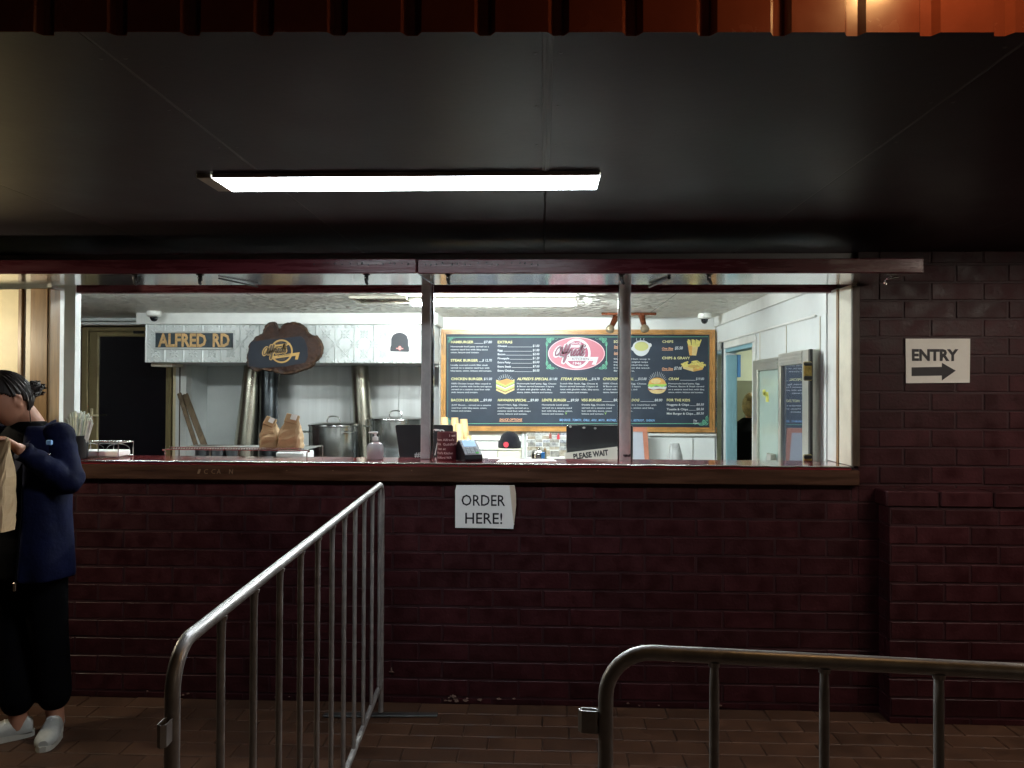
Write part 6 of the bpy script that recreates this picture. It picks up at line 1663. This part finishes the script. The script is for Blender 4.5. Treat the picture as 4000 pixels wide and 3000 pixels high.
q = wl_(192, 1775, 2.99); mb = MB(); mb.ellipsoid((q.x, q.y, q.z), (.006, .004, .005), 10, 6); mb.build('snap_button', m_zip, pn, local=True)
# shoes
def shoe(an, toe_dir, nm):
    d = V((toe_dir[0], toe_dir[1], 0)).normalized(); lat = V((-d.y, d.x, 0)); M = Matrix((lat, d, V((0, 0, 1)))).transposed().to_4x4(); M.translation = V((an.x, an.y, 0))
    s_ = MB(); rings = [(-.055, .024, .035, .045), (-.035, .033, .04, .062), (0, .034, .042, .066), (.05, .036, .036, .056), (.10, .043, .028, .042), (.15, .045, .024, .034), (.185, .036, .02, .028), (.20, .018, .018, .020)]
    nn = 18; o_ = 0
    for (y, w, zc, h) in rings:
        for j in range(nn):
            a = 2 * math.pi * j / nn; x = w * math.copysign(abs(math.cos(a)) ** .8, math.cos(a)); z = .020 + (h if math.sin(a) > 0 else .012) * math.sin(a); s_.v.append(tuple(M @ V((x, y, max(.012, z + .006)))))
    for k in range(len(rings) - 1):
        for j in range(nn): s_.face((k * nn + j, k * nn + (j + 1) % nn, (k + 1) * nn + (j + 1) % nn, (k + 1) * nn + j), True)
    s_.face([j for j in range(nn)][::-1]); s_.face([(len(rings) - 1) * nn + j for j in range(nn)])
    so_ = s_.build('shoe', m_shoe, pn, local=True)
    b = MB(); K = 22; base = []
    for i in range(K):
        a = 2 * math.pi * i / K; y = .072 + .135 * math.sin(a); w = (.046 if y > .05 else .038) * math.copysign(abs(math.cos(a)) ** .7, math.cos(a)); base.append((w, y))
    for z in (.001, .024):
        for w, y in base: b.v.append(tuple(M @ V((w, y, z))))
    for i in range(K): j = (i + 1) % K; b.face((i, j, K + j, K + i))
    b.face(list(range(K))[::-1]); b.face([K + i for i in range(K)]); b.build('sole', m_sole, so_, local=True)
    lc = MB()
    for k in range(5):
        y = .045 + k * .016; h = .084 - k * .009; lc.tube([M @ V((-.022, y, h - .010)), M @ V((0, y + .003, h + .001)), M @ V((.022, y, h - .010))], .0028, 6)
    lc.build('laces', m_paper, so_, local=True)
shoe(an_l, (.36, -.93), 'shoe'); shoe(an_r, (-.86, -.5), 'shoe')
# the paper bag held in both hands
BC = PO + bagc
tb_ = thing('paper_bag', 'tall brown paper bag held in the hands of the person at the left edge', 'paper bag', (BC.x + .025, 2.87, .96))
mb = MB(); n = 24; K = 10; r_ = random.Random(12)
x1b = P(34, 1900, 2.85).x; W = .105; cxb = x1b - W; zt, zb = P(20, 1722, 2.85).z, P(20, 2075, 2.85).z
for k in range(K + 1):
    t = k / K; w = W * (1 - .12 * max(0, t - .6)); d = .05 * (1 - .9 * max(0, (t - .5) / .5) ** 1.3)
    for j in range(n):
        a = 2 * math.pi * j / n; c_, s_ = math.cos(a), math.sin(a)
        mb.v.append((cxb + w * math.copysign(abs(c_) ** .3, c_) + r_.uniform(-.003, .003), 2.86 + d * math.copysign(abs(s_) ** .4, s_) + r_.uniform(-.003, .003), zb + (zt - zb) * t))
for k in range(K):
    for j in range(n): mb.face((k * n + j, k * n + (j + 1) % n, (k + 1) * n + (j + 1) % n, (k + 1) * n + j))
mb.face(list(range(n))[::-1]); mb.face([K * n + j for j in range(n)]); mb.build('bag', m_kraft, tb_)
mb = MB(); mb.box(cxb - W * .9, cxb + W * .9, 2.852, 2.868, zt - .025, zt + .012, .003); mb.build('folded_top', m_kraft, tb_)

# worker in the back room, seen from behind
WO = V((PX(2935, 6.95), 6.95, FLR))
wk = thing('person', 'worker with blond hair knot and dark shirt in the back room, seen from behind', 'person', WO)
hz_ = 1.56
zs_ = P(2930, 1640, 6.95).z - FLR          # shoulder height
hc = P(2925, 1590, 6.95).z - FLR
WM = Matrix.Translation((0.0, .0, hc - .01)) @ Matrix.Rotation(R(165), 4, 'Z') @ Matrix.Rotation(R(8), 4, 'X')
sk = MB(); make_head(sk, WM, 28, 20); limb(sk, [V((0, 0, zs_ - .06)), V((0, .0, zs_ + .03)), V((0, 0, hc - .06))], [.06, .05, .05])
torso(sk, [(0, 0, z, rx, ry) for z, rx, ry in ((.85, .15, .11), (1.0, .13, .10), (1.2, .15, .11), (zs_ - .1, .16, .10), (zs_ - .03, .11, .07))], 0)
arms = []
for s_ in (-1, 1):
    sh = V((s_ * .17, 0, zs_ - .07)); el = V((s_ * .23, .04, zs_ - .33)); wr = V((s_ * .14, .25, zs_ - .36)); arms.append((sh, el, wr))
    limb(sk, [sh, el, wr], [.045, .036, .024]); hand(sk, wr, V((-s_ * .3, 1, 0)), V((0, 0, -1)), s_, .5)
    limb(sk, [V((s_ * .085, 0, .86)), V((s_ * .09, .01, .46)), V((s_ * .095, 0, .09)), V((s_ * .095, 0, .04))], [.078, .056, .036, .034])
body_mesh('body', sk, m_skin, wk, .008, 2)
sh_ = MB(); torso(sh_, [(0, 0, z, rx, ry) for z, rx, ry in ((.72, .175, .13), (.95, .165, .125), (1.2, .175, .125), (zs_ - .10, .185, .12), (zs_ - .03, .14, .09), (zs_ + .02, .075, .07))], 0)
for sh, el, wr in arms: limb(sh_, [sh, (sh + el) / 2, sh * .2 + el * .8], [.066, .06, .058])
body_mesh('dark_shirt', sh_, m_blackcloth, wk, .01, 3)
tr2 = MB(); torso(tr2, [(0, 0, z, rx, ry) for z, rx, ry in ((.70, .165, .125), (.85, .165, .12), (.95, .14, .11))], 0)
for s_ in (-1, 1): limb(tr2, [V((s_ * .085, 0, .8)), V((s_ * .09, .01, .46)), V((s_ * .095, 0, .12))], [.095, .075, .062])
body_mesh('trousers', tr2, m_blackcloth, wk, .011, 3)
h2 = MB(); h2.ellipsoid((0, -.005, 0.015), (.081, .100, .112), 24, 14, None)
hh = MB(); hh.add(h2, WM @ Matrix.Translation((0, .018, .005)))
kn = WM @ V((0.01, .085, .085)); hh.ellipsoid(tuple(kn), (.04, .04, .045), 14, 10)
for i in range(40):
    d = V((hrd.gauss(0, 1), hrd.gauss(0, 1), hrd.gauss(0, 1))).normalized(); hh.tube([kn + d * .03, kn + d * hrd.uniform(.045, .06) + d.cross(V((0, 0, 1))) * .01], [.004, .0008], 5)
hh.build('hair', m_hairblond, wk, local=True)
for s_ in (-1, 1):
    mb = MB(); mb.ellipsoid((s_ * .095, .06, .045), (.045, .125, .045), 16, 10); mb.box(s_ * .095 - .04, s_ * .095 + .04, -.06, .18, .0015, .03, .01); mb.build('shoe', m_black, wk, local=True)

dg = bpy.context.evaluated_depsgraph_get(); dg.update()
for o in BAKE:
    me = bpy.data.meshes.new_from_object(o.evaluated_get(dg), depsgraph=dg); old = o.data; nm = old.name
    o.modifiers.clear(); o.data = me; bpy.data.meshes.remove(old); me.name = nm
    for p_ in me.polygons: p_.use_smooth = True
